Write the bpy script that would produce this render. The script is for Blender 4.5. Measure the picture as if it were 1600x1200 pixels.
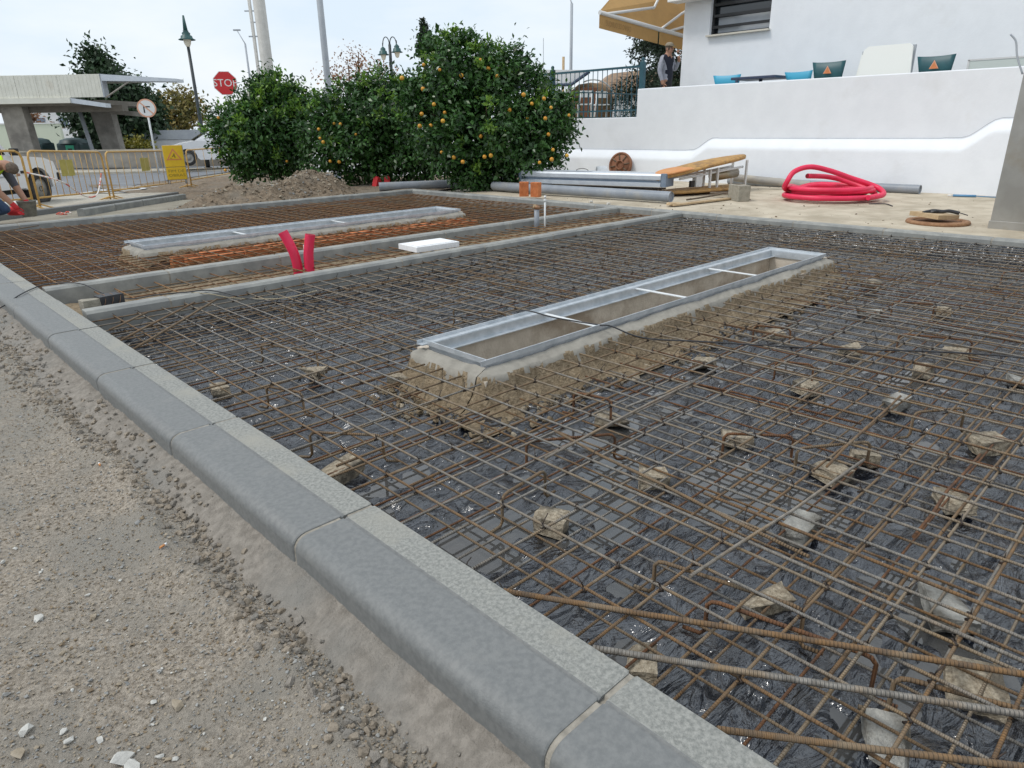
import bpy, bmesh, math, random
import numpy as np
from mathutils import Vector, Matrix, Euler
random.seed(7); rng = np.random.default_rng(11)
S = bpy.context.scene; C = S.collection
for o in list(bpy.data.objects): bpy.data.objects.remove(o)
R_ = math.radians

# ------------------------------------------------------------------ camera
CAM_H, FPX = 1.10, 1068.39
cam_right = Vector((0.71800, -0.69586, -0.01556)); cam_up = Vector((0.25570, 0.24292, 0.93574)); cam_fwd = Vector((0.64736, 0.67586, -0.35235))
cam_right = cam_fwd.cross(cam_up).normalized()
cam = bpy.data.objects.new('camera', bpy.data.cameras.new('camera')); C.objects.link(cam)
m = Matrix((cam_right, cam_up, -cam_fwd)).transposed().to_4x4(); m.translation = (0, 0, CAM_H); cam.matrix_world = m
cam.data.sensor_width = 36; cam.data.lens = 36 * FPX / 1600; cam.data.clip_start = .05; cam.data.clip_end = 3000
S.camera = cam
def at(px, py, d):
    "point seen at photo position px,py at depth d metres"
    return Vector((0, 0, CAM_H)) + d * (cam_fwd + cam_right * ((px - 800) / FPX) + cam_up * ((600 - py) / FPX))

# ------------------------------------------------------------------ sky and sun (bright overcast)
SUN_EL, SUN_AZ = R_(56), R_(152)          # azimuth of the sun measured from +X
W = bpy.data.worlds.new('World'); S.world = W; W.use_nodes = True
nt = W.node_tree; N = nt.nodes; L = nt.links
bgd = N['Background']; bgd.inputs['Strength'].default_value = .1
sky = N.new('ShaderNodeTexSky'); sky.sky_type = 'NISHITA'; sky.sun_disc = False
sky.sun_elevation = SUN_EL; sky.sun_rotation = R_(90) - SUN_AZ; sky.dust_density = 2.0
tc = N.new('ShaderNodeTexCoord'); mp = N.new('ShaderNodeMapping'); mp.inputs['Scale'].default_value = (1, 1, 3.2)
nz = N.new('ShaderNodeTexNoise'); nz.inputs['Scale'].default_value = 2.6; nz.inputs['Detail'].default_value = 6; nz.inputs['Roughness'].default_value = .55
cr = N.new('ShaderNodeValToRGB'); cr.color_ramp.elements[0].position = .36; cr.color_ramp.elements[1].position = .66
cr.color_ramp.elements[0].color = (7.7, 8.85, 9.95, 1); cr.color_ramp.elements[1].color = (9.8, 10.15, 10.4, 1)
mx = N.new('ShaderNodeMix'); mx.data_type = 'RGBA'; mx.inputs['Factor'].default_value = .86
L.new(tc.outputs['Generated'], mp.inputs['Vector']); L.new(mp.outputs[0], nz.inputs['Vector']); L.new(nz.outputs['Fac'], cr.inputs[0])
L.new(sky.outputs[0], mx.inputs['A']); L.new(cr.outputs[0], mx.inputs['B']); L.new(mx.outputs['Result'], bgd.inputs['Color'])
sun = bpy.data.objects.new('sun', bpy.data.lights.new('sun', 'SUN')); C.objects.link(sun)
sun.data.energy = 1.5; sun.data.angle = R_(14); sun.data.color = (1, .965, .91)
sd = Vector((math.cos(SUN_AZ) * math.cos(SUN_EL), math.sin(SUN_AZ) * math.cos(SUN_EL), math.sin(SUN_EL)))
sun.rotation_euler = sd.to_track_quat('Z', 'Y').to_euler()
S.view_settings.view_transform = 'Standard'; S.view_settings.look = 'None'; S.view_settings.gamma = 1; S.view_settings.exposure = 0.12
S.render.engine = 'CYCLES'; S.render.resolution_x = 1024; S.render.resolution_y = 768

# ------------------------------------------------------------------ materials
MATS = {}
def M(name, c1, c2=None, scale=8, rough=.7, bump=0, bscale=None, metal=0, c3=None, s3=1.5, spec=.5, detail=8, dist=.02, mid=(.38, .62), rvar=0, trans=0, island=0, objrand=None, f3=(.5, .68), ribs=0):
    m = bpy.data.materials.new(name); m.use_nodes = True; MATS[name] = m
    n = m.node_tree.nodes; l = m.node_tree.links; b = n['Principled BSDF']
    b.inputs['Roughness'].default_value = rough; b.inputs['Metallic'].default_value = metal; b.inputs['Specular IOR Level'].default_value = spec
    tc = n.new('ShaderNodeTexCoord'); vec = tc.outputs['Object']
    def noise(s, d=detail, r=.6):
        t = n.new('ShaderNodeTexNoise'); t.inputs['Scale'].default_value = s; t.inputs['Detail'].default_value = d; t.inputs['Roughness'].default_value = r
        l.new(vec, t.inputs['Vector']); return t.outputs['Fac']
    def ramp(f, a, bb):
        r = n.new('ShaderNodeMapRange'); r.inputs['From Min'].default_value = a; r.inputs['From Max'].default_value = bb; l.new(f, r.inputs['Value']); return r.outputs[0]
    def mix(f, a, bb):
        x = n.new('ShaderNodeMix'); x.data_type = 'RGBA'
        l.new(f, x.inputs['Factor'])
        for k, v in (('A', a), ('B', bb)):
            if isinstance(v, tuple): x.inputs[k].default_value = (*v, 1)
            else: l.new(v, x.inputs[k])
        return x.outputs['Result']
    col = c1
    if c2: col = mix(ramp(noise(scale), *mid), c1, c2)
    if c3: col = mix(ramp(noise(s3, 5), *f3), col, c3)
    if objrand:
        oi = n.new('ShaderNodeObjectInfo')
        col = mix(ramp(oi.outputs['Random'], *objrand[1]), col, objrand[0])
    if island:
        g = n.new('ShaderNodeNewGeometry'); hs = n.new('ShaderNodeHueSaturation'); mr = n.new('ShaderNodeMapRange')
        mr.inputs['To Min'].default_value = 1 - island; mr.inputs['To Max'].default_value = 1 + island; l.new(g.outputs['Random Per Island'], mr.inputs['Value']); l.new(mr.outputs[0], hs.inputs['Value'])
        if isinstance(col, tuple): hs.inputs['Color'].default_value = (*col, 1)
        else: l.new(col, hs.inputs['Color'])
        col = hs.outputs[0]
    if isinstance(col, tuple): b.inputs['Base Color'].default_value = (*col, 1)
    else: l.new(col, b.inputs['Base Color'])
    if rvar:
        mr = n.new('ShaderNodeMapRange'); mr.inputs['To Min'].default_value = rough - rvar; mr.inputs['To Max'].default_value = rough + rvar
        mr.inputs['From Min'].default_value = .3; mr.inputs['From Max'].default_value = .7; l.new(noise(scale * .7, 4), mr.inputs['Value']); l.new(mr.outputs[0], b.inputs['Roughness'])
    if bump:
        bp = n.new('ShaderNodeBump'); bp.inputs['Strength'].default_value = bump; bp.inputs['Distance'].default_value = dist
        l.new(noise(bscale or scale * 4, 6), bp.inputs['Height']); l.new(bp.outputs[0], b.inputs['Normal'])
    if ribs:
        sx = n.new('ShaderNodeSeparateXYZ'); l.new(vec, sx.inputs[0]); mm = n.new('ShaderNodeMath'); mm.operation = 'MULTIPLY'; mm.inputs[1].default_value = 2 * math.pi / ribs; l.new(sx.outputs[0], mm.inputs[0])
        sn = n.new('ShaderNodeMath'); sn.operation = 'SINE'; l.new(mm.outputs[0], sn.inputs[0])
        bp = n.new('ShaderNodeBump'); bp.inputs['Strength'].default_value = .8; bp.inputs['Distance'].default_value = .0022; l.new(sn.outputs[0], bp.inputs['Height']); l.new(bp.outputs[0], b.inputs['Normal'])
    if trans:
        tr = n.new('ShaderNodeBsdfTranslucent'); ms = n.new('ShaderNodeMixShader'); ms.inputs[0].default_value = trans
        if isinstance(col, tuple): tr.inputs[0].default_value = (*col, 1)
        else: l.new(col, tr.inputs[0])
        l.new(b.outputs[0], ms.inputs[1]); l.new(tr.outputs[0], ms.inputs[2]); l.new(ms.outputs[0], n['Material Output'].inputs[0])
    return m
M('kerb_smooth', (.150, .156, .155), (.190, .195, .191), 60, .55, .35, 260, c3=(.235, .234, .222), s3=6, dist=.003, f3=(.58, .85))
M('kerb_rough', (.215, .22, .205), (.34, .34, .315), 90, .9, .9, 150, c3=(.33, .32, .28), s3=3, dist=.006)
M('kerb_cast', (.225, .23, .22), (.32, .322, .30), 7, .8, .3, 120, c3=(.22, .225, .22), s3=2.5, dist=.004)
M('mortar', (.24, .22, .185), (.36, .33, .28), 30, .9, .7, 120, dist=.006)
M('haunch', (.21, .188, .16), (.31, .278, .24), 30, .92, 1.0, 110, c3=(.225, .215, .195), s3=2, dist=.01)
M('gravel', (.235, .198, .155), (.48, .42, .345), 85, .95, 1.0, 190, c3=(.30, .275, .235), s3=2.4, dist=.012, f3=(.42, .62))
M('peb_tan', (.26, .215, .155), (.36, .31, .24), 30, .9, .3, 80); M('peb_grey', (.20, .20, .195), (.33, .33, .315), 30, .85, .3, 80)
M('peb_white', (.44, .43, .40), (.58, .57, .53), 30, .8, .3, 60); M('peb_brown', (.17, .125, .08), (.26, .20, .13), 30, .9, .3, 80)
M('clod', (.20, .165, .125), (.33, .28, .22), 40, .97, .8, 90, dist=.01)
M('soil', (.14, .105, .07), (.26, .20, .14), 14, .97, .9, 50, c3=(.20, .175, .14), s3=1.2, dist=.03)
M('apron', (.42, .36, .27), (.54, .475, .37), 3.5, .9, .35, 60, c3=(.33, .28, .205), s3=1.1, dist=.01)
M('ground', (.20, .18, .14), (.28, .255, .20), 3, .95, .4, 30)
M('asphalt', (.15, .16, .175), (.20, .21, .225), 20, .85, .3, 150, c3=(.23, .24, .25), s3=.6)
M('pavement', (.36, .335, .28), (.46, .43, .365), 6, .9, .3, 60, c3=(.28, .265, .235), s3=.8)
M('road_paint', (.62, .63, .63), (.42, .43, .44), 14, .7)
M('rebar_grey', (.17, .155, .135), (.29, .27, .24), 40, .5, metal=.25, c3=(.28, .18, .085), s3=5, ribs=.0085, objrand=((.27, .18, .085), (.35, 1.6)), f3=(.5, .68))
M('rebar_rust', (.235, .13, .052), (.12, .08, .05), 25, .75, metal=.05, c3=(.25, .20, .14), s3=6, ribs=.0085, objrand=((.20, .15, .095), (.2, 1.4)))
M('rebar_far', (.23, .105, .04), (.15, .085, .045), 25, .85, ribs=.0085, objrand=((.30, .17, .07), (.2, 1.4)))
M('rebar_dark', (.10, .05, .028), (.20, .09, .035), 25, .8, ribs=.0085)
M('wire', (.02, .018, .016), (.05, .03, .02), 60, .6)
M('chunk', (.27, .22, .155), (.52, .45, .34), 60, .95, 1, 110, c3=(.15, .13, .10), s3=9, dist=.012, f3=(.48, .6))
M('chunk_grey', (.30, .295, .27), (.46, .45, .41), 35, .9, .8, 80, c3=(.13, .12, .10), s3=9, f3=(.45, .6))
M('galv', (.50, .54, .57), (.64, .67, .70), 12, .42, .05, 60, metal=.55)
M('white_steel', (.72, .74, .74), (.62, .64, .65), 10, .5)
M('formwork', (.52, .455, .375), (.62, .55, .46), 9, .9, .3, 50, c3=(.36, .29, .22), s3=3, f3=(.5, .65))
M('cement', (.24, .225, .195), (.31, .29, .25), 12, .9, .4, 60, c3=(.33, .31, .27), s3=4, dist=.008)
M('crumb', (.20, .15, .09), (.36, .28, .185), 45, .97, 1, 70, c3=(.22, .165, .10), s3=7, dist=.02)
M('brick', (.50, .155, .05), (.60, .215, .08), 14, .85, .3, 60, c3=(.38, .14, .06), s3=5)
M('pvc_grey', (.22, .245, .28), (.27, .295, .33), 4, .45, c3=(.30, .30, .29), s3=3)
M('pvc_dirty', (.40, .37, .31), (.30, .29, .27), 5, .6)
M('red_hose', (.80, .028, .10), (.66, .022, .075), 4, .42)
M('red_hose_in', (.25, .006, .02), None, rough=.8)
M('black_rubber', (.018, .019, .022), (.035, .036, .04), 20, .5)
M('cord', (.42, .36, .24), None, rough=.9)
M('foam', (.84, .85, .86), (.78, .79, .80), 30, .85, .2, 90)
M('white_wall', (.79, .815, .85), (.755, .78, .815), 2.6, .85, .3, 28, c3=(.68, .69, .70), s3=1.1, dist=.008, f3=(.62, .86))
M('steel', (.36, .345, .315), (.43, .415, .385), 3, .42, .03, 90, metal=.75, rvar=.1, c3=(.34, .28, .19), s3=1.2)
M('rust_ring', (.24, .12, .06), (.34, .19, .10), 20, .85, .3, 60)
M('disc_brown', (.20, .085, .045), (.29, .13, .07), 10, .7, .2, 50)
M('wood_board', (.42, .30, .17), (.52, .39, .24), 12, .85, .2, 50)
M('wood_dark', (.10, .075, .055), (.17, .13, .09), 10, .9)
M('panel_orange', (.62, .27, .09), (.55, .235, .08), 6, .6, c3=(.60, .36, .17), s3=3)
M('panel_worn', (.50, .29, .09), (.36, .20, .07), 20, .75, .3, 40, c3=(.22, .13, .06), s3=7)
M('block_conc', (.28, .26, .21), (.36, .33, .27), 20, .95, .6, 90)
M('beam_steel', (.52, .56, .61), (.58, .62, .66), 6, .4, metal=.3); M('beam_cap', (.16, .21, .28), (.20, .25, .32), 12, .6)
M('leaf_dark', (.026, .076, .018), (.055, .135, .030), 3, .33, island=.55, trans=.22, spec=.45)
M('leaf_light', (.17, .30, .035), (.10, .22, .03), 3, .42, island=.35, trans=.35)
M('leaf_far', (.022, .05, .022), (.035, .07, .026), 1.2, .6, island=.5, trans=.2)
M('leaf_autumn', (.27, .20, .055), (.16, .165, .05), 1.0, .6, island=.45, trans=.3)
M('leaf_brown', (.36, .175, .085), (.24, .15, .09), 1.0, .7, island=.4, trans=.3)
M('leaf_yellow', (.25, .22, .03), (.14, .16, .03), 1.2, .6, island=.4, trans=.3)
M('needle', (.014, .030, .016), (.025, .046, .022), 2, .7, island=.5, trans=.1)
M('bark', (.10, .075, .05), (.17, .13, .09), 14, .95, .7, 40)
M('orange_fruit', (.62, .26, .02), (.56, .29, .03), 6, .5, .15, 90, objrand=((.70, .42, .05), (.4, 1.3)))
M('paint_green', (.02, .075, .10), (.028, .095, .125), 8, .45)
M('lamp_green', (.02, .075, .075), (.03, .10, .095), 8, .45); M('lamp_glass', (.75, .70, .58), None, rough=.3); M('pole_dark', (.035, .045, .05), None, rough=.5)
M('pole_grey', (.36, .39, .43), (.42, .45, .48), 3, .6); M('pole_conc', (.50, .49, .46), (.58, .57, .54), 4, .85)
M('barrier', (.60, .37, .11), (.50, .30, .09), 10, .5); M('barrier_plate', (.42, .36, .09), (.48, .41, .11), 8, .6)
M('board_yellow', (.85, .55, .02), (.78, .50, .02), 6, .5); M('sign_red', (.62, .025, .03), None, rough=.45); M('sign_orange', (.72, .26, .10), None, rough=.5)
M('sign_white', (.82, .82, .80), None, rough=.5); M('sign_black', (.02, .02, .022), None, rough=.5); M('sign_salmon', (.78, .42, .28), None, rough=.5); M('ink', (.30, .21, .03), None, rough=.7)
M('car_white', (.80, .81, .83), None, rough=.18, spec=.6); M('glass_dark', (.02, .025, .03), None, rough=.05, spec=.8); M('tyre', (.03, .03, .032), (.055, .053, .05), 20, .85)
M('rim', (.40, .39, .36), (.30, .29, .27), 8, .5, metal=.4); M('plastic_black', (.02, .02, .02), None, rough=.55); M('lamp_clear', (.55, .58, .6), None, rough=.1, spec=.8)
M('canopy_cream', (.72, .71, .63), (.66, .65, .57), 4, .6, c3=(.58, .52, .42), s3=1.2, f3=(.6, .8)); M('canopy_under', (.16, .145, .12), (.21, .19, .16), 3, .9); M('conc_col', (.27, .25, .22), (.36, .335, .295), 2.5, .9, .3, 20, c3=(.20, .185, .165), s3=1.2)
M('bin_green', (.015, .045, .045), None, rough=.5); M('bin_lime', (.45, .55, .12), None, rough=.5); M('bin_teal', (.03, .40, .22), None, rough=.5)
M('house_white', (.76, .77, .78), (.70, .71, .72), 2, .85); M('tile_roof', (.36, .25, .17), (.27, .19, .13), 6, .85, .3, 20); M('straw', (.26, .17, .09), (.14, .09, .05), 25, .95, .8, 40)
M('awning', (.56, .345, .13), (.51, .315, .12), 4, .8, trans=.25); M('awning_ink', (.36, .22, .085), None, rough=.8); M('alu', (.62, .62, .61), None, rough=.45, metal=.3)
M('window_black', (.015, .016, .018), None, rough=.4); M('stone_sill', (.58, .55, .48), None, rough=.8)
M('chair_cyan', (.05, .37, .56), None, rough=.45); M('chair_green', (.012, .075, .09), (.016, .09, .105), 5, .45); M('table_navy', (.04, .055, .10), None, rough=.5); M('table_white', (.80, .81, .77), None, rough=.4); M('glass_pane', (.52, .57, .54), None, rough=.25)
M('skin', (.38, .20, .13), None, rough=.6); M('cap', (.30, .26, .19), (.22, .19, .14), 60, .9); M('vest', (.012, .014, .028), None, rough=.85); M('shirt_grey', (.36, .37, .42), (.30, .31, .36), 30, .9); M('trousers', (.02, .02, .025), None, rough=.9)
M('hivis', (.60, .90, .02), None, rough=.7); M('shirt_dark', (.09, .09, .11), None, rough=.9); M('jeans', (.05, .085, .17), (.075, .115, .21), 20, .9); M('boots', (.06, .045, .035), None, rough=.9); M('hair', (.10, .075, .055), (.16, .12, .09), 40, .9)
M('bucket', (.20, .20, .18), (.34, .33, .29), 9, .85); M('red_cloth', (.58, .03, .035), (.48, .025, .03), 10, .85); M('bag_white', (.75, .75, .73), None, rough=.7); M('tape_red', (.62, .10, .06), (.8, .75, .7), 5, .5, mid=(.48, .52))
M('grass_leaf', (.06, .12, .03), None, rough=.6, island=.4, trans=.2); M('blue_cable', (.10, .26, .45), None, rough=.5); M('green_wall', (.62, .67, .55), None, rough=.9)
# wet black plastic film
fm = M('film', (.004, .006, .011), (.012, .016, .026), 9, .17, .0, c3=(.085, .076, .062), s3=1.7, spec=.5, rvar=.10, f3=(.60, .85)); fm.node_tree.nodes['Principled BSDF'].inputs['IOR'].default_value = 2.1
def film_nodes():
    n = fm.node_tree.nodes; l = fm.node_tree.links; b = n['Principled BSDF']; tc = n.new('ShaderNodeTexCoord')
    mp = n.new('ShaderNodeMapping'); mp.inputs['Rotation'].default_value = (0, 0, .6); mp.inputs['Scale'].default_value = (1, 2.6, 1); l.new(tc.outputs['Object'], mp.inputs[0])
    a = n.new('ShaderNodeTexNoise'); a.inputs['Scale'].default_value = 4.5; a.inputs['Detail'].default_value = 4; a.inputs['Roughness'].default_value = .42; a.inputs['Distortion'].default_value = 1.6; l.new(mp.outputs[0], a.inputs[0])
    v = n.new('ShaderNodeTexVoronoi'); v.inputs['Scale'].default_value = 75; l.new(tc.outputs['Object'], v.inputs['Vector'])
    r = n.new('ShaderNodeMapRange'); r.inputs['From Min'].default_value = .34; r.inputs['From Max'].default_value = .12; l.new(v.outputs['Distance'], r.inputs['Value'])
    b1 = n.new('ShaderNodeBump'); b1.inputs['Strength'].default_value = .9; b1.inputs['Distance'].default_value = .07; l.new(a.outputs['Fac'], b1.inputs['Height'])
    b2 = n.new('ShaderNodeBump'); b2.inputs['Strength'].default_value = .25; b2.inputs['Distance'].default_value = .003; l.new(r.outputs[0], b2.inputs['Height']); l.new(b1.outputs[0], b2.inputs['Normal']); l.new(b2.outputs[0], b.inputs['Normal'])
film_nodes(); fm.node_tree.nodes['Principled BSDF'].inputs['Coat Weight'].default_value = .35; fm.node_tree.nodes['Principled BSDF'].inputs['Coat Roughness'].default_value = .16
wm = M('water', (.11, .11, .108), None, rough=.015, spec=.8); wm.node_tree.nodes['Principled BSDF'].inputs['Transmission Weight'].default_value = .35; wm.node_tree.nodes['Principled BSDF'].inputs['Coat Weight'].default_value = .6; wm.node_tree.nodes['Principled BSDF'].inputs['IOR'].default_value = 1.33

# ------------------------------------------------------------------ mesh helpers
def link(o, label=None, cat=None, group=None, kind=None):
    for k, v in (('label', label), ('category', cat), ('group', group), ('kind', kind)):
        if v: o[k] = v
    return o
def thing(name, loc=(0, 0, 0), rz=0, label=None, cat=None, group=None):
    o = bpy.data.objects.new(name, None); C.objects.link(o); o.location = loc; o.rotation_euler = (0, 0, rz); o.empty_display_size = .1
    return link(o, label, cat, group)
class MB:
    def __init__(s): s.v = []; s.f = []; s.mi = []; s.sm = []
    def add(s, v, f, mi=0, smooth=False):
        k = len(s.v); s.v += [tuple(p) for p in v]
        for q in f: s.f.append(tuple(i + k for i in q)); s.mi.append(mi); s.sm.append(smooth)
        return s
    def box(s, c, d, rot=None, bev=0, mi=0):
        bm = bmesh.new(); bmesh.ops.create_cube(bm, size=1); bmesh.ops.scale(bm, vec=d, verts=bm.verts)
        if bev: bmesh.ops.bevel(bm, geom=list(bm.edges), offset=bev, segments=2, affect='EDGES', profile=.6)
        if rot: bmesh.ops.rotate(bm, cent=(0, 0, 0), matrix=Euler(rot).to_matrix(), verts=bm.verts)
        bmesh.ops.translate(bm, vec=c, verts=bm.verts); return s.bm(bm, mi)
    def bm(s, bm, mi=0, smooth=False):
        bm.verts.index_update(); s.add([v.co[:] for v in bm.verts], [[v.index for v in f.verts] for f in bm.faces], mi, smooth); bm.free(); return s
    def tube(s, pts, r, n=8, caps=True, mi=0, closed=False):
        P = [Vector(p) for p in pts]; k = len(P); rr = r if hasattr(r, '__len__') else [r] * k
        up = None; V = []; F = []
        for i, p in enumerate(P):
            t = (P[(i + 1) % k] - P[i - 1]) if closed else (P[min(i + 1, k - 1)] - P[max(i - 1, 0)])
            if t.length < 1e-9: t = Vector((0, 0, 1))
            t.normalize()
            if up is None: up = Vector((0, 0, 1)) if abs(t.z) < .9 else Vector((1, 0, 0))
            a = t.cross(up)
            if a.length < 1e-6: a = t.orthogonal()
            a.normalize(); b = a.cross(t).normalized(); up = b
            for j in range(n):
                w = 2 * math.pi * j / n; V.append(p + (a * math.cos(w) + b * math.sin(w)) * rr[i])
        for i in range(k if closed else k - 1):
            for j in range(n): i2 = (i + 1) % k; F.append((i * n + j, i * n + (j + 1) % n, i2 * n + (j + 1) % n, i2 * n + j))
        s.add(V, F, mi, True)
        if caps and not closed:
            q = len(s.v) - k * n; s.f += [tuple(q + j for j in range(n))[::-1], tuple(q + (k - 1) * n + j for j in range(n))]; s.mi += [mi, mi]; s.sm += [False, False]
        return s
    def lathe(s, prof, c=(0, 0, 0), n=24, mi=0, smooth=True, rot=None):
        V = []; F = []; k = len(prof); Rm = Euler(rot).to_matrix() if rot else Matrix.Identity(3); c = Vector(c)
        for i in range(n):
            w = 2 * math.pi * i / n
            for r, z in prof: V.append(c + Rm @ Vector((r * math.cos(w), r * math.sin(w), z)))
        for i in range(n):
            for j in range(k - 1): F.append((i * k + j, ((i + 1) % n) * k + j, ((i + 1) % n) * k + j + 1, i * k + j + 1))
        return s.add(V, F, mi, smooth)
    def prism(s, poly, fn, t0, t1, mi=0):
        "extrude 2-D poly: fn(a,b,t) -> xyz"
        k = len(poly); V = [fn(a, b, t0) for a, b in poly] + [fn(a, b, t1) for a, b in poly]
        F = [(i, (i + 1) % k, k + (i + 1) % k, k + i) for i in range(k)] + [tuple(range(k))[::-1], tuple(range(k, 2 * k))]
        return s.add(V, F, mi)
    def mesh(s, name, mats):
        me = bpy.data.meshes.new(name); me.from_pydata(s.v, [], s.f)
        for mt in (mats if isinstance(mats, (list, tuple)) else [mats]): me.materials.append(MATS[mt] if isinstance(mt, str) else mt)
        me.polygons.foreach_set('material_index', s.mi); me.polygons.foreach_set('use_smooth', s.sm)
        bm = bmesh.new(); bm.from_mesh(me); bmesh.ops.recalc_face_normals(bm, faces=bm.faces); bm.to_mesh(me); bm.free(); me.update(); return me
    def build(s, name, mats, parent=None, world=False, **kw):
        o = bpy.data.objects.new(name, s.mesh(name, mats)); return put(o, parent, world, **kw)
def put(o, parent=None, world=False, **kw):
    C.objects.link(o)
    if parent:
        o.parent = parent
        if world and parent.parent is None and parent.type == 'EMPTY': o.matrix_parent_inverse = (Matrix.Translation(parent.location) @ Euler(parent.rotation_euler).to_matrix().to_4x4()).inverted()
    return link(o, **kw)
def spline(pts, k=8, closed=False):
    P = [np.array(p, float) for p in pts]; n = len(P); out = []
    for i in range(n if closed else n - 1):
        p0, p1, p2, p3 = (P[(i - 1) % n], P[i], P[(i + 1) % n], P[(i + 2) % n]) if closed else (P[max(i - 1, 0)], P[i], P[i + 1], P[min(i + 2, n - 1)])
        for j in range(k):
            t = j / k; out.append(tuple(.5 * (2 * p1 + (p2 - p0) * t + (2 * p0 - 5 * p1 + 4 * p2 - p3) * t * t + (3 * p1 - p0 - 3 * p2 + p3) * t ** 3)))
    if not closed: out.append(tuple(P[-1]))
    return out
NT = {}
def vnoise(x, y, seed=0):
    if seed not in NT: NT[seed] = np.random.default_rng(seed).random((256, 256))
    T = NT[seed]; xi = np.floor(x).astype(int); yi = np.floor(y).astype(int); fx = x - xi; fy = y - yi
    fx = fx * fx * (3 - 2 * fx); fy = fy * fy * (3 - 2 * fy); g = lambda a, b: T[a % 256, b % 256]
    return (g(xi, yi) * (1 - fx) + g(xi + 1, yi) * fx) * (1 - fy) + (g(xi, yi + 1) * (1 - fx) + g(xi + 1, yi + 1) * fx) * fy
def fbm(x, y, f=1, o=5, seed=0, g=.5):
    s = 0; a = 1; t = 0
    for i in range(o): s = s + a * (vnoise(x * f, y * f, seed + i) - .5); t += a; a *= g; f *= 2.03
    return s / t * 2
def gridmesh(name, xs, ys, zf, mats, mif=None, smooth=True):
    X, Y = np.meshgrid(xs, ys, indexing='ij'); Z = zf(X, Y); nx, ny = X.shape
    co = np.stack([X, Y, Z], -1).reshape(-1, 3); i = np.arange(nx * ny).reshape(nx, ny)
    F = np.stack([i[:-1, :-1], i[1:, :-1], i[1:, 1:], i[:-1, 1:]], -1).reshape(-1, 4)
    return npmesh(name, co, F, mats, mif(co[F].mean(1)) if mif else None, smooth)
def npmesh(name, co, F, mats, mi=None, smooth=True):
    me = bpy.data.meshes.new(name); k = F.shape[1]; me.vertices.add(len(co)); me.vertices.foreach_set('co', co.astype(np.float32).ravel())
    me.loops.add(F.size); me.loops.foreach_set('vertex_index', F.astype(np.int32).ravel()); me.polygons.add(len(F)); me.polygons.foreach_set('loop_start', np.arange(0, F.size, k, dtype=np.int32))
    for mt in (mats if isinstance(mats, (list, tuple)) else [mats]): me.materials.append(MATS[mt])
    if mi is not None: me.polygons.foreach_set('material_index', mi.astype(np.int32))
    me.polygons.foreach_set('use_smooth', np.full(len(F), smooth)); me.update(calc_edges=True); me.validate(); return me
def obj(name, me, parent=None, **kw): return put(bpy.data.objects.new(name, me), parent, **kw)
def hull(npts, d, seed, boxy=.0):
    r = random.Random(seed); bm = bmesh.new()
    for _ in range(npts):
        p = Vector((r.uniform(-1, 1), r.uniform(-1, 1), r.uniform(-1, 1)))
        if boxy and r.random() < boxy: p = Vector((math.copysign(r.uniform(.75, 1), p.x), math.copysign(r.uniform(.75, 1), p.y), math.copysign(r.uniform(.8, 1), p.z)))
        else: p.normalize()
        bm.verts.new((p.x * d[0] / 2, p.y * d[1] / 2, p.z * d[2] / 2))
    g = bmesh.ops.convex_hull(bm, input=bm.verts); bmesh.ops.delete(bm, geom=[e for e in g['geom_interior'] if isinstance(e, bmesh.types.BMVert)], context='VERTS')
    bmesh.ops.triangulate(bm, faces=bm.faces); bm.verts.index_update(); v = np.array([q.co[:] for q in bm.verts]); f = np.array([[q.index for q in t.verts] for t in bm.faces]); bm.free(); return v, f
def rough(v, f, amt, seed):
    bm = bmesh.new(); vs = [bm.verts.new(p) for p in v]; [bm.faces.new([vs[i] for i in t]) for t in f]; bmesh.ops.subdivide_edges(bm, edges=list(bm.edges), cuts=2, use_grid_fill=True); g = random.Random(seed)
    for q in bm.verts: q.co *= 1 + g.uniform(-amt, amt * .4)
    bmesh.ops.triangulate(bm, faces=bm.faces); bm.verts.index_update(); v = np.array([q.co[:] for q in bm.verts]); f = np.array([[q.index for q in t.verts] for t in bm.faces]); bm.free(); return v, f
def scatter(name, shapes, pos, scl, mats, mi, flat=.6, tilt=.5):
    V = []; F = []; I = []; k = 0
    for p, s, m_ in zip(pos, scl, mi):
        v, f = shapes[random.randrange(len(shapes))]; e = Euler((random.uniform(-tilt, tilt), random.uniform(-tilt, tilt), random.uniform(0, 6.3))).to_matrix()
        w = (v * np.array([1, random.uniform(.6, 1), flat * random.uniform(.7, 1.2)]) * s) @ np.array(e).T + np.array(p); V.append(w); F.append(f + k); I += [m_] * len(f); k += len(v)
    return npmesh(name, np.concatenate(V), np.concatenate(F), mats, np.array(I), False)
def text_mb(mb, txt, size, fn, depth=.004, mi=0):
    "text as flat solid letters; fn maps (u,v,t) to xyz"
    cu = bpy.data.curves.new('t', 'FONT'); cu.body = txt; cu.size = size; cu.align_x = 'CENTER'; cu.align_y = 'CENTER'; cu.resolution_u = 3; o = bpy.data.objects.new('t', cu); C.objects.link(o)
    me = o.to_mesh(); v = [tuple(p.co) for p in me.vertices]; f = [tuple(p.vertices) for p in me.polygons]; o.to_mesh_clear(); bpy.data.objects.remove(o)
    mb.add([fn(a, b, depth) for a, b, _ in v], f, mi); return mb

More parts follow.
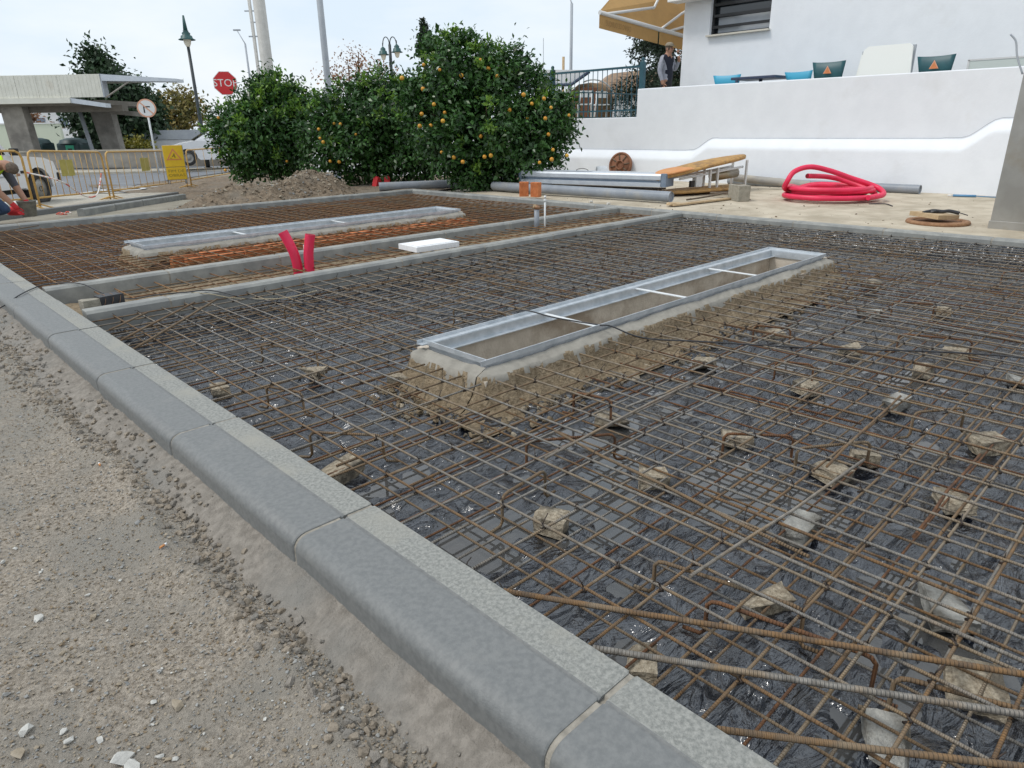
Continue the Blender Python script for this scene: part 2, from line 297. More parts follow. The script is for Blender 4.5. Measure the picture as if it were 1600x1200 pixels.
# ================================================================== SETTING
def sst(t): t = np.clip(t, 0, 1); return t * t * (3 - 2 * t)
def zt(y): return -.12 - .26 * sst((np.asarray(y, float) - 11.3) / 8) - .25 * sst((np.asarray(y, float) - 20) / 25)
KIN = .98          # inner edge of the long kerb
BX1 = 8.07         # inner edge of the far long kerb
xs = np.concatenate([[-900, -400, -150, -60, -30], np.arange(-16, 30.1, .8), [40, 60, 100, 200, 500, 1000]]); ys = np.concatenate([[-300, -60, -20, -5, 3, 9, 10.9, 11.14], np.arange(11.3, 30, .6), np.arange(31, 60, 2), [70, 100, 200, 500, 1200]])
obj('ground', gridmesh('ground', xs, ys, lambda x, y: np.where(y < 11, -.45, zt(y)), 'ground'), kind='structure')
# ---- gravel road by the kerb
gx = np.concatenate([np.linspace(-9, -.6, 12), np.arange(-.45, .74, .0075)]); gy = np.concatenate([np.linspace(-6, .2, 10), np.arange(.35, 3.2, .0075), np.arange(3.2, 7, .014), np.linspace(7.1, 14, 60)])
def gz(x, y):
    fine = fbm(x, y, 45, 4, 5) * .0055 + fbm(x, y, 9, 3, 9) * .008 + fbm(x, y, 1.3, 2, 2) * .016
    e = np.clip((x - (.44 + .07 * fbm(y, y * 0, 2.2, 3, 21))) / .10, 0, 1); ridge = np.exp(-((x - .5 - .05 * fbm(y, y * 0, 2.2, 3, 21)) / .05) ** 2) * (.018 + .02 * np.abs(fbm(x, y, 16, 4, 31)))
    dist = np.clip((y - 9) / 4, 0, 1)
    return -.135 + fine + ridge + e * .004 - dist * .12
obj('gravel_road', gridmesh('gravel_road', gx, gy, gz, 'gravel'), kind='structure')
shapes = [hull(9, (1, 1, 1), k) for k in range(8)]
def gpos(n, x0, x1, y0, y1, dens=None):
    out = []
    while len(out) < n:
        y = y0 + (y1 - y0) * random.random() ** 1.5; x = random.uniform(x0, x1)
        if dens and random.random() > dens(x, y): continue
        out.append((x, y))
    a = np.array(out); return np.column_stack([a, gz(a[:, 0], a[:, 1]) + .001])
p = gpos(30000, -.3, .6, .55, 6.0); s_ = np.random.default_rng(3).gamma(1.4, .0021, len(p)) + .0034; s_ = np.minimum(s_, .022); p[:, 2] += s_ * .16
go = obj('gravel', scatter('gravel', shapes, p, np.minimum(s_, .028), ['peb_tan', 'peb_grey', 'peb_white', 'peb_brown'], random.choices([0, 1, 2, 3], [6, 5, .5, 3.5], k=len(p)), .5)); link(go, 'loose grey and tan gravel strewn over the dirt road', 'gravel', kind='stuff')
# pale loose stones one can pick out
PSL = ['lone flat tan stone on the gravel, well right of the other stones', 'large white stone at the bottom edge, left of a broken pair', 'large white stone cut by the bottom edge, right of a pair', 'folded white stone at the left, above the gravel cluster', 'flat tan stone right of the folded white stone', 'small white stone highest up the gravel at the left edge', 'white stone cut by the left edge of the picture', 'small white stone above the flat tan stone', 'small tan stone in the brown gravel patch at left', 'white stone right of centre in the bottom left cluster', 'long white stone at the left of the bottom left cluster', 'small white stone farthest right in the bottom left cluster', 'tan stone lowest in the bottom left corner', 'white stone right of the large pair at the bottom edge', 'tiny white stone farthest right at the bottom edge', 'small white stone topmost in the bottom left cluster']
def gp(px, py, z=-.125):
    d = cam_fwd + cam_right * ((px - 800) / FPX) + cam_up * ((600 - py) / FPX); t = (z - CAM_H) / d.z; return Vector((0, 0, CAM_H)) + t * d
for k, (a, b, w) in enumerate([(277, 1100, .032), (192, 1183, .042), (205, 1196, .034), (58, 960, .03), (145, 960, .024), (22, 852, .016), (3, 872, .018), (135, 922, .018), (97, 1017, .018), (108, 1155, .022), (43, 1143, .03), (155, 1152, .018), (30, 1180, .03), (247, 1175, .02), (272, 1182, .014), (98, 1140, .018)]):
    q = gp(a, b); v, f = hull(13, (w * 1.25, w * .9, w * .6), 100 + k); me = npmesh('pale_stone', v, f, ['peb_white' if k % 4 else 'peb_tan'], None, False); o = obj('pale_stone', me); o.location = (q.x, q.y, float(gz(np.array([q.x]), np.array([q.y]))[0]) + w * .2); o.rotation_euler = (random.uniform(-.2, .2), random.uniform(-.2, .2), random.uniform(0, 6))
    link(o, PSL[k], 'stone', 'pale loose stones on the gravel road')
for k, (a, b) in enumerate([(257, 859), (157, 731)]):
    q = gp(a, b); mb = MB().tube([(-.014, 0, 0), (.004, 0, 0)], .0035, 8); r = thing('cigarette_end', (q.x, q.y, q.z + .016), .4 + k, ['orange cigarette end on the gravel nearer the camera', 'orange cigarette end on the gravel further up beside the kerb'][k], 'cigarette end'); mb.build('filter', 'board_yellow' if 0 else 'panel_orange', r); MB().tube([(.004, 0, 0), (.012, .001, 0)], .0033, 8).build('ash', 'foam', r)
# ---- mortar haunch and clods along the kerb foot
hx = np.arange(.40, .735, .009); hy = np.concatenate([np.arange(.2, 3.4, .010), np.arange(3.4, 11, .025)])
def hz(x, y):
    w = .578 + .05 * fbm(y, y * 0, 1.4, 3, 41) - .06 * sst((y - 2.2) / 2); t = np.clip((x - w) / (.72 - w), 0, 1)
    rough = .25 + sst((y - 2.4) / 1.2)
    return -.155 + .075 * t ** .6 + fbm(x, y, 14, 5, 51, .65) * .020 * rough + fbm(x, y, 4, 2, 52) * .008 + fbm(x, y, 40, 3, 53) * .004 - (x < w) * .03
obj('mortar_haunch', gridmesh('mortar_haunch', hx, hy, hz, 'haunch'), kind='structure')
pts = []; sc = []
while len(pts) < 2600:
    y = .4 + 8 * random.random() ** 1.4; w = .578 + .05 * float(fbm(np.array([y]), np.array([0.]), 1.4, 3, 41)[0]) - .06 * float(sst((y - 2.2) / 2)); x = w + random.gauss(-.015, .03) + (random.random() * .14 if y > 2.2 and random.random() < .6 else 0)
    if x > .69: continue
    pts.append((x, y, max(float(gz(np.array([x]), np.array([y]))[0]), float(hz(np.array([x]), np.array([y]))[0])) + .003)); sc.append(.006 + random.random() ** 3 * .028)
o = obj('soil_clods', scatter('soil_clods', [hull(16, (1, 1, 1), 60 + k) for k in range(6)], pts, sc, ['clod', 'haunch'], random.choices([0, 1], [3, 2], k=len(pts)), .8)); link(o, 'crumbly brown clods along the foot of the long kerb', 'soil', kind='stuff')

# ---- kerbs: a mortar core (structure) with one stone per metre as its pieces
def kerb_run(name, prof, core, fn, t0, t1, joints, mats, gap=.007):
    root = MB().prism(core, fn, t0 + .004, t1 - .004).build(name, 'mortar', kind='structure')
    js = [t0] + [j for j in joints if t0 + .05 < j < t1 - .05] + [t1]
    for a, b in zip(js[:-1], js[1:]):
        a2 = a + (gap if a != t0 else 0); b2 = b - (gap if b != t1 else 0); mb = MB(); k = len(prof); dx, dz = random.uniform(-.0012, .0005), random.uniform(-.0004, .003)
        rings = []; e = .004
        for t, ins in ((a2, e), (a2 + e, 0), (b2 - e, 0), (b2, e)):
            c0 = np.mean([q[0] for q in prof]); c1 = np.mean([q[1] for q in prof]); rings.append([fn(q[0] + dx + (c0 - q[0]) * ins / .12, q[1] + dz + (c1 - q[1]) * ins / .12, t) for q in prof])
        V = sum(rings, []); F = []; mi = []
        for i in range(3):
            for j in range(k): F.append((i * k + j, i * k + (j + 1) % k, (i + 1) * k + (j + 1) % k, (i + 1) * k + j)); mi.append(prof[j][2] if len(prof[j]) > 2 else 0)
        F += [tuple(range(k))[::-1], tuple(range(3 * k, 4 * k))]; mi += [0, 0]
        mb.v = V; mb.f = F; mb.mi = mi; mb.sm = [len(prof) > 8 and i < 3 * k and 1 <= i % k <= 5 and k <= i < 2 * k for i in range(len(F))]; mb.build('kerb_stone', mats, root)
    return root
longp = [(.705, -.30, 0), (.705, -.040, 0), (.707, -.028, 0), (.712, -.018, 0), (.721, -.009, 0), (.733, -.003, 0), (.748, 0, 0), (.80, 0, 0), (.868, 0, 0), (.872, -.005, 0), (.877, -.005, 0), (.881, -.001, 1), (.978, -.003, 1), (.980, -.30, 1)]
kerb_run('kerb_road_side', longp, [(.7085, -.3), (.709, -.041), (.711, -.030), (.716, -.021), (.724, -.012), (.736, -.006), (.75, -.002), (.862, -.0018), (.866, -.012), (.885, -.012), (.89, -.004), (.974, -.005), (.975, -.3)], lambda a, b, t: (a, t, b), -2.34, 13.3, [.66 + k for k in range(-3, 13)], ['kerb_smooth', 'kerb_rough'])
def crossk(y0, w=.12, ch=.018): return [(y0, -.3, 0), (y0, -ch, 0), (y0 + ch, 0, 1), (y0 + w - .006, 0, 1), (y0 + w, -.006, 0), (y0 + w, -.3, 0)]
def corek(y0, w=.12): return [(y0 + .003, -.3), (y0 + .003, -.02), (y0 + .02, -.003), (y0 + w - .008, -.003), (y0 + w - .004, -.3)]
KM = ['kerb_cast', 'kerb_cast']
K2, K1, KB = 5.10, 6.15, 11.10
fY = lambda a, b, t: (t, a, b); fX = lambda a, b, t: (a, t, b)
kerb_run('kerb_cross_near', crossk(K2), corek(K2), fY, 1.02, BX1 - .004, [1.55 + k for k in range(8)], KM)
kerb_run('kerb_cross_middle', crossk(K1), corek(K1), fY, 1.0, BX1 - .004, [1.9 + k for k in range(8)], KM)
kerb_run('kerb_back', crossk(KB), corek(KB), fY, .99, BX1 + .06, [1.7 + k for k in range(8)], KM)
kerb_run('kerb_wall_side', crossk(BX1, .14), corek(BX1, .14), fX, -3.0, 11.24, [-2.4 + k for k in range(14)], KM)
# a second low kerb and the raised pavement edge behind the back kerb
# ---- surfaces
xs = np.concatenate([np.arange(8.2, 13.3, .12), [13.5, 14.5]]); ys = np.arange(-8, 11.6, .14)
obj('concrete_apron', gridmesh('concrete_apron', xs, ys, lambda x, y: -.028 + fbm(x, y, .7, 3, 71) * .014 - .07 * sst((y - 9.5) / 2), 'apron'), kind='structure')
obj('soil_bed', gridmesh('soil_bed', np.arange(5.6, 14.6, .1), np.arange(11.22, 24, .12), lambda x, y: zt(y) + .03 + fbm(x, y, 1.5, 5, 77) * .06 + .05 * sst((x - 7) / 2), 'soil'), kind='structure')
def patch(name, q, mat, off, n=24, kind='structure', **kw):
    a, b, c, d = [np.array(p[:2], float) for p in q]; V = []
    for i in range(n + 1):
        for j in range(n + 1): u, v = i / n, j / n; p = (a * (1 - u) + b * u) * (1 - v) + (d * (1 - u) + c * u) * v; V.append((p[0], p[1], float(zt(p[1])) + off))
    i = np.arange((n + 1) ** 2).reshape(n + 1, n + 1); F = np.stack([i[:-1, :-1], i[1:, :-1], i[1:, 1:], i[:-1, 1:]], -1).reshape(-1, 4); o = obj(name, npmesh(name, np.array(V), F, mat)); return link(o, kind=kind, **kw)
def g2(px, py, off=0):
    d = cam_fwd + cam_right * ((px - 800) / FPX) + cam_up * ((600 - py) / FPX); t = 8.
    for _ in range(60):
        p = Vector((0, 0, CAM_H)) + t * d; t = (float(zt(p.y)) + off - CAM_H) / d.z
    return Vector((0, 0, CAM_H)) + t * d
pe0, pe1 = g2(-20, 347), g2(268, 307); pd = (pe1 - pe0).normalized(); pn = Vector((-pd.y, pd.x, 0)); a0 = pe0 - pd * 6; a1 = pe1 + pd * .2
patch('pavement', [a0, a1, a1 + pn * 2.9, a0 + pn * 3.4], 'pavement', .09, 30)
mb = MB(); rows = [[Vector((q.x, q.y, float(zt(q.y)) + z)) for z in (-.1, .085, .098, .094)] for q in [a0 + (a1 - a0) * k / 20 for k in range(21)]]
V = []; F = []
for r in rows:
    for j, (v, o_) in enumerate(zip(r, (-.1, -.1, -.085, .02))): w = v + pn * o_; V.append(w)
for i in range(20):
    for j in range(3): F.append((i * 4 + j, i * 4 + 4 + j, i * 4 + 5 + j, i * 4 + 1 + j))
mb.add(V, F).build('pavement_edge', 'kerb_smooth', kind='structure')
b0, b1 = g2(132, 338), g2(292, 311); mb = MB(); dd = (b1 - b0).normalized(); nn = Vector((-dd.y, dd.x, 0))
for k in range(4):
    p0 = b0 + (b1 - b0) * (k / 4 + .004); p1 = b0 + (b1 - b0) * ((k + 1) / 4 - .004); MB().prism([(0, -.25), (0, .10), (.015, .115), (.095, .115), (.11, .10), (.11, -.25)], lambda a, b, t, p0=p0, p1=p1: (p0 + (p1 - p0) * t + nn * a + Vector((0, 0, b))), 0, 1).build('kerb_stone', 'kerb_cast', bpy.data.objects.get('pavement_edge'))
road = patch('road', [a0 + pn * 3.2, a1 + pn * 2.7 + pd * 30, a1 + pn * 18 + pd * 40, a0 + pn * 22], 'asphalt', .02, 40)
# white lettering painted on the road
def road_text(txt, px, py, size, k):
    q = g2(px, py); ang = math.atan2(pd.y, pd.x); ca, sa = math.cos(ang), math.sin(ang); mb = MB()
    text_mb(mb, txt, size, lambda a, b, t: (q.x + ca * a - sa * b * 1.2, q.y + sa * a + ca * b * 1.2, float(zt(q.y + sa * a + ca * b * 1.2)) + .028)); mb.build('road_marking', 'road_paint', kind='structure')
road_text('STOP', 185, 299, 1.45, 0)
for (u, v, w2) in [((110, 276), (420, 262), .1), ((430, 292), (560, 300), .2)]:
    p0, p1 = g2(*u), g2(*v); d_ = (p1 - p0); nrm = Vector((-d_.y, d_.x, 0)).normalized() * w2; patch('road_marking', [p0, p1, p1 + nrm, p0 + nrm], 'road_paint', .028, 12)

# ---- bays: wet black film, puddles, soil strip
def filmz(x, y):
    r = 1 - np.abs(fbm(x * .8 + y * .6, y * .8 - x * .6, 2.1, 4, 91)); r2 = 1 - np.abs(fbm(x + .4 * y, (y - .4 * x) * 2.0, 3.3, 4, 95))
    cr_ = np.abs(fbm(x * .3 + y * .95, y * .3 - x * .95, 5.5, 4, 201, .6)) ; z = -.216 + .050 * (r - .78) * 1.2 + .040 * (r2 - .78) + .065 * np.clip(.16 - cr_, 0, 1) + .014 * fbm(x, y, .8, 2, 97) + .0018 * fbm(x, y, 14, 2, 98)
    edge = np.minimum(np.minimum(x - .985, BX1 - .005 - x), 5.09 - y); return z + .14 * np.clip(1 - edge / .05, 0, 1) ** 2
PX0, PX1, PY0, PY1 = 2.13, 6.05, 2.40, 2.87          # pit opening, near bay
QX0, QX1, QY0, QY1 = 2.18, 6.30, 7.62, 8.12          # pit opening, far bay
xs = np.concatenate([np.arange(.985, 3.6, .012), np.arange(3.6, BX1, .022)]); ys = np.concatenate([np.arange(-1.8, -.2, .05), np.arange(-.2, 2.0, .012), np.arange(2.0, 5.095, .02)])
fo = obj('film_sheet', gridmesh('film_sheet', xs, ys, lambda x, y: np.where((x > PX0 - .03) & (x < PX1 + .03) & (y > PY0 - .03) & (y < PY1 + .03), -.9, filmz(x, y)), 'film'), kind='structure')
obj('film_sheet', gridmesh('film_sheet', np.arange(.985, BX1, .04), np.arange(6.275, 11.1, .04), lambda x, y: np.where((x > QX0 - .03) & (x < QX1 + .03) & (y > QY0 - .03) & (y < QY1 + .03), -.9, -.20 + .02 * fbm(x, y, 3, 4, 101)), 'film'), kind='structure')
obj('soil_strip', gridmesh('soil_strip', np.arange(.985, BX1, .05), np.arange(5.225, 6.15, .04), lambda x, y: -.13 + .035 * fbm(x, y, 3, 5, 103), 'crumb'), kind='structure')
_q = np.random.default_rng(1); WATER = float(np.quantile(filmz(_q.uniform(1.05, 3.5, 4000), _q.uniform(-.2, 2.1, 4000)), .20))
obj('puddle', gridmesh('puddle', np.array([.99, 4.6]), np.array([-1.7, 2.15]), lambda x, y: x * 0 + WATER, 'water', smooth=False), kind='structure')

# ================================================================== PITS
def pit(x0, x1, y0, y1, label, straps, reach=.30):
    r = thing('drain_pit', (x0, y0, -.7), 0, label, 'pit'); t = .012; H = .055; D = .62
    for nm, a, b in (('frame_side', (x0, y1), (x1, y1)), ('frame_side', (x0, y0), (x1, y0)), ('frame_end', (x0, y0), (x0, y1)), ('frame_end', (x1, y0), (x1, y1))):
        mb = MB(); hor = a[1] == b[1]; sg = 1 if (hor and a[1] == y1) or (not hor and a[0] == x1) else -1
        if hor:
            if sg > 0: mb.box(((x0 + x1) / 2, a[1] + sg * .021, .006), (x1 - x0 + .09, .042, .007), bev=.001)
            mb.box(((x0 + x1) / 2, a[1] - sg * .003, -.022), (x1 - x0, .005, .055)); mb.box(((x0 + x1) / 2, a[1] - sg * .02, -.047), (x1 - x0, .034, .005))
            mb.box(((x0 + x1) / 2, a[1] + sg * (.045 if sg > 0 else .006), .012), (x1 - x0 + .09, .006, .027))
        else:
            mb.box((a[0] + sg * .021, (y0 + y1) / 2, .007), (.042, y1 - y0 - .004, .007)) if sg > 0 else None; mb.box((a[0] - sg * .003, (y0 + y1) / 2, -.022), (.005, y1 - y0 - .012, .055)); mb.box((a[0] + sg * (.045 if sg > 0 else .008), (y0 + y1) / 2 + .018, .0135), (.006, y1 - y0 + .05, .026))
        mb.build(nm, 'galv', r, True)
    for sx in straps: MB().box((sx, (y0 + y1) / 2, -.004), (.032, y1 - y0 - .008, .005)).build('cross_strap', 'white_steel', r, True)
    for s_, (c, d) in enumerate([(((x0 + x1) / 2, y1 + .05, -.41), (x1 - x0 + .02, .09, .76)), (((x0 + x1) / 2, y0 - .035, -.42), (x1 - x0 + .14, .06, .72)), ((x0 - .035, (y0 + y1) / 2, -.42), (.06, y1 - y0 + .005, .71)), ((x1 + .05, (y0 + y1) / 2, -.40), (.088, y1 - y0 + .005, .77))]): MB().box(c, d).build('pit_wall', 'formwork', r, True)
    MB().box(((x0 + x1) / 2, (y0 + y1) / 2, -.74), (x1 - x0 + .1, y1 - y0 + .1, .04)).build('pit_floor', 'formwork', r, True)
    # cement collar: smooth trowelled top falling to a crumbly edge
    sx = np.concatenate([np.arange(x0 - .28, x0 - .04, .012), np.arange(x0 - .04, x1 + .04, .02), np.arange(x1 + .04, x1 + .24, .012)]); mbs = []
    def cd(x, y):
        dx = np.maximum(np.maximum(x0 - .012 - x, x - x1 - .045), 0); dy = np.maximum(np.maximum(y0 - .010 - y, y - y1 - .02), 0)
        return np.hypot(dx, dy) + .035 * fbm(x, y, 4.5, 4, 111)
    def cz(x, y):
        d = cd(x, y); f = np.clip((d - .07) / .12, 0, 1); top = -.012 - .45 * np.maximum(d, 0) - .010 * np.abs(fbm(x, y, 9, 3, 113)); z = top * (1 - f ** .6) - .212 * f ** .6 + f * (1 - f) * .10 * fbm(x, y, 24, 4, 115)
        return np.where((x > x0 - .006) & (x < x1 + .04) & (y > y0 - .006) & (y < y1 + .04), -.05, z)
    cm = lambda c: (cd(c[:, 0], c[:, 1]) > .072 + .03 * fbm(c[:, 0], c[:, 1], 14, 3, 117)).astype(int)
    Ti = Matrix.Translation(r.location).inverted()
    obj('cement_collar', gridmesh('cement_collar', sx, np.arange(y0 - reach, y0 - .006, .009), cz, ['cement', 'crumb'], cm), r).matrix_parent_inverse = Ti
    for xa, xb in ((x0 - .28, x0 - .010), (x1 + .046, x1 + .24)):
        obj('cement_collar', gridmesh('cement_collar', np.arange(xa, xb, .011), np.arange(y0 - .0065, y1 + .14, .012), cz, ['cement', 'crumb'], cm), r).matrix_parent_inverse = Ti
    return r
near_pit = pit(PX0, PX1, PY0, PY1, 'long open pit with galvanised frame and three straps in the near bay', (3.04, 4.0, 4.98))
far_pit = pit(QX0, QX1, QY0, QY1, 'long framed pit beside orange bricks in the far bay', (3.3, 4.6), .13)
bm0 = MB().box((0, 0, 0), (.29, .10, .17), bev=.006)
for k in range(5): bm0.box((0, -.0505, -.06 + k * .03), (.288, .006, .012))
bme = bm0.mesh('brick', 'brick')
for k in range(26):
    o = bpy.data.objects.new('brick', bme); C.objects.link(o); o.parent = far_pit; o.matrix_parent_inverse = Matrix.Translation(far_pit.location).inverted(); o.location = (QX0 + .30 + (k % 13) * .302 + .1 * (k // 13), QY0 - .185 - .135 * (k // 13) + random.uniform(-.01, .01), -.170 - .012 * (k // 13) + random.uniform(-.006, .006)); o.rotation_euler = (0, 0, random.uniform(-.03, .03))

# ================================================================== REBAR
def bar_mesh(L, r, seed, n=6, seg=10, bow=.006):
    rr = random.Random(seed); a, b, c, d = [rr.uniform(-1, 1) for _ in range(4)]
    return MB().tube([(L * i / seg, bow * (a * math.sin(i / seg * 3.1) + .5 * b * math.sin(i / seg * 9.3)), bow * .5 * (c * math.sin(i / seg * 6.2) + .6 * d * math.sin(i / seg * 14))) for i in range(seg + 1)], r, n)
def bar(root, p0, p1, r, mat, seed, bow=.006):
    p0, p1 = Vector(p0), Vector(p1); d = p1 - p0; o = bpy.data.objects.new('bar', bar_mesh(d.length, r, seed, bow=bow, seg=max(4, int(d.length / .35))).mesh('bar', mat)); C.objects.link(o)
    o.location = p0; o.rotation_euler = d.to_track_quat('X', 'Z').to_euler(); o.parent = root; o.matrix_parent_inverse = Matrix.Translation(root.location).inverted(); return o
def grid(root, x0, x1, y0, y1, hole, z, sp, r, my, mx_, seed, jit=.017):
    rr = random.Random(seed); Xs = []; Ys = []; x = x0 + .04
    while x < x1 - .02: Xs.append(x + rr.uniform(-jit, jit)); x += sp
    y = y0 + .03
    while y < y1 - .02: Ys.append(y + rr.uniform(-jit, jit)); y += sp
    for i, x in enumerate(Xs):
        segs = [(y0 + .01, y1 - .01)]
        if hole and hole[0] < x < hole[1]: segs = [(y0 + .01, hole[2] + rr.uniform(-.02, .05)), (hole[3] - rr.uniform(-.02, .03), y1 - .01)]
        for a, b in segs: s = rr.uniform(-.006, .006); bar(root, (x - s, a, z + r * .98), (x + s, b, z + r * .98 + rr.uniform(-.005, .004)), r, rr.choices(my[0], my[1])[0], seed * 1000 + i)
    for i, y in enumerate(Ys):
        segs = [(x0 + .012, x1 - .012)]
        if hole and hole[2] < y < hole[3]: segs = [(x0 + .012, hole[0] + rr.uniform(-.03, .04)), (hole[1] - rr.uniform(-.02, .04), x1 - .012)]
        for a, b in segs: s = rr.uniform(-.007, .007); bar(root, (a, y - s, z - r * .98), (b, y + s, z - r * .98 + rr.uniform(-.005, .004)), r, rr.choices(mx_[0], mx_[1])[0], seed * 1000 + 500 + i)
    return Xs, Ys
near = thing('rebar_mat', (1, 0, -.2), 0, 'grey and rust steel rebar mesh in two layers filling the near bay', 'rebar')
HN = (PX0 - .10, PX1 + .10, PY0 - .12, PY1 + .06)
TX, TY = grid(near, KIN, BX1, -1.5, K2, HN, -.056, .152, .0046, (['rebar_grey', 'rebar_rust'], [8, 1.5]), (['rebar_grey', 'rebar_rust'], [5, 5]), 3)
grid(near, KIN + .05, BX1, -1.45, K2, (HN[0] - .08, HN[1] + .06, HN[2] - .1, HN[3] + .03), -.158, .158, .0042, (['rebar_rust', 'rebar_dark', 'rebar_grey'], [4, 3, 2]), (['rebar_rust', 'rebar_dark', 'rebar_grey'], [5, 4, 2]), 4)
# lap bars and loose thick bars
for k, (a, b, r, mt) in enumerate([((1.00, 1.09, -.045), (2.15, -.85, -.04), .0075, 'rebar_rust'), ((1.0, .79, -.042), (1.95, -.70, -.04), .0078, 'rebar_grey'), ((1.0, .47, -.043), (1.75, -.55, -.04), .0072, 'rebar_rust'),
        ((1.03, 4.65, -.045), (1.34, 4.92, -.04), .006, 'rebar_rust'), ((1.0, 4.33, -.042), (1.66, 4.95, -.035), .0065, 'rebar_rust'), ((1.0, 4.10, -.044), (1.8, 4.90, -.03), .0068, 'rebar_rust'),
        ((1.3, .385, -.083), (3.4, .375, -.083), .0052, 'rebar_rust'), ((1.4, .215, -.083), (4.0, .235, -.083), .0052, 'rebar_grey'), ((1.55, .53, -.084), (3.6, .545, -.083), .0052, 'rebar_rust'), ((1.66, -.3, -.058), (1.675, 1.3, -.058), .0052, 'rebar_grey'), ((1.82, -.4, -.058), (1.83, 1.0, -.058), .0052, 'rebar_rust'),
        ((2.5, 1.15, -.084), (5.2, 1.17, -.084), .0052, 'rebar_rust'), ((3.0, 4.2, -.083), (6, 4.23, -.083), .0052, 'rebar_rust'), ((1.2, 1.78, -.084), (2.7, 1.80, -.084), .0052, 'rebar_rust'), ((1.1, 2.1, -.084), (2.0, 2.11, -.084), .0052, 'rebar_rust')]): bar(near, (a[0], a[1], a[2] + .012), (b[0], b[1], b[2] + .012), r, mt, 9000 + k, .004)
rr = random.Random(77)
for k in range(26):
    x = rr.uniform(1.1, 6.5); y = rr.uniform(-.3, 2.0) if k < 18 else rr.uniform(3.2, 4.7); a = rr.choice([0, math.pi / 2]) + rr.uniform(-.12, .12); Lk = rr.uniform(.5, 1.5); z_ = rr.choice([-.040, -.077, -.145]); bar(near, (x, y, z_), (min(x + Lk * math.cos(a), BX1 - .05), y + Lk * math.sin(a) * (.4 if k >= 18 else .8), z_), .0055, rr.choice(['rebar_rust', 'rebar_dark', 'rebar_rust', 'rebar_grey']), 9500 + k, .01)
def chair_bar(root, x, y, ang, L, mat):
    c, s = math.cos(ang), math.sin(ang); P = lambda u, w: (u, 0, w)
    pts = [P(-.06, -.115), P(-.012, -.115), P(0, -.10), P(0, -.018), P(.012, -.004), P(.03, 0), P(L - .03, 0), P(L - .012, -.004), P(L, -.018), P(L, -.10), P(L + .012, -.115), P(L + .06, -.115)]
    o = MB().tube(pts, .006, 6).build('support_chair', mat, root); o.location = (x, y, -.072); o.rotation_euler = (0, 0, ang); o.matrix_parent_inverse = Matrix.Translation(root.location).inverted()
rr = random.Random(5)
for k, (x, y) in enumerate([(1.38, 1.5), (1.44, .92), (1.39, .72), (1.74, 1.74), (2.28, 1.96), (2.35, 1.22), (2.42, .95), (3.35, 1.49), (3.1, .75), (2.0, .05), (1.45, .28), (3.9, 1.9), (4.3, 1.2), (5.1, 1.5), (4.8, .6), (1.3, 3.1), (1.6, 3.8), (2.1, 4.5), (2.9, 3.6), (3.6, 4.4), (4.5, 3.5), (5.3, 4.2), (6.4, 3.6), (7.0, 2.2), (6.7, 1.2), (7.3, 4.3), (5.9, .6), (1.18, 2.45)]):
    chair_bar(near, x, y, rr.choice([-.9, -1.2, -1.5, -.6, .1, -1.35]), rr.uniform(.18, .42), rr.choice(['rebar_dark', 'rebar_rust', 'rebar_rust']))
mb = MB(); rr = random.Random(8)
for x in TX:
    for y in TY:
        if HN[0] < x < HN[1] and HN[2] < y < HN[3] or rr.random() > (.62 if x < 4.5 else .35): continue
        lo = [(x + .0085 * math.cos(w), y + .0085 * math.sin(w) * (1 if k % 2 else -1), -.056 + .0085 * math.sin(w * 1 + .5)) for k, w in enumerate([0, 1.05, 2.1, 3.15, 4.2, 5.25])]
        mb.tube(lo, .0034, 4, closed=True); a = rr.uniform(0, 6.3); mb.tube([(x, y, -.046), (x + .006 * math.cos(a), y + .006 * math.sin(a), -.034), (x + rr.uniform(.01, .03) * math.cos(a), y + .018 * math.sin(a), -.028 + rr.uniform(-.02, .016))], .0019, 3)
link(mb.build('tie_wire', 'wire', near, True), kind='stuff')
far = thing('rebar_mat', (1, 6.3, -.2), 0, 'rusty brown rebar mesh filling the far bay around the bricks', 'rebar')
HF = (QX0 - .1, QX1 + .1, QY0 - .10, QY1 + .06)
grid(far, KIN, BX1, K1 + .12, KB, HF, -.075, .152, .0055, (['rebar_far', 'rebar_rust'], [5, 3]), (['rebar_far', 'rebar_dark'], [5, 2]), 5)
grid(far, KIN + .05, BX1, K1 + .12, KB, (HF[0] - .05, HF[1] + .05, HF[2] - .15, HF[3] + .03), -.15, .158, .005, (['rebar_far', 'rebar_dark'], [2, 4]), (['rebar_far', 'rebar_dark'], [2, 4]), 6)
for k, (a, b) in enumerate([((1.1, 10.6, -.05), (1.9, 11.0, -.03)), ((1.6, 10.7, -.05), (1.25, 10.98, -.04))]): bar(far, a, b, .0065, 'rebar_rust', 9100 + k)
mid = thing('rebar_mat', (1, 5.25, -.2), 0, 'narrow strip of rusty rebar mesh between the two cross kerbs', 'rebar')
grid(mid, KIN + .3, BX1, K2 + .12, K1, None, -.075, .155, .0055, (['rebar_far', 'rebar_rust'], [4, 4]), (['rebar_far', 'rebar_rust'], [4, 4]), 7, .02)
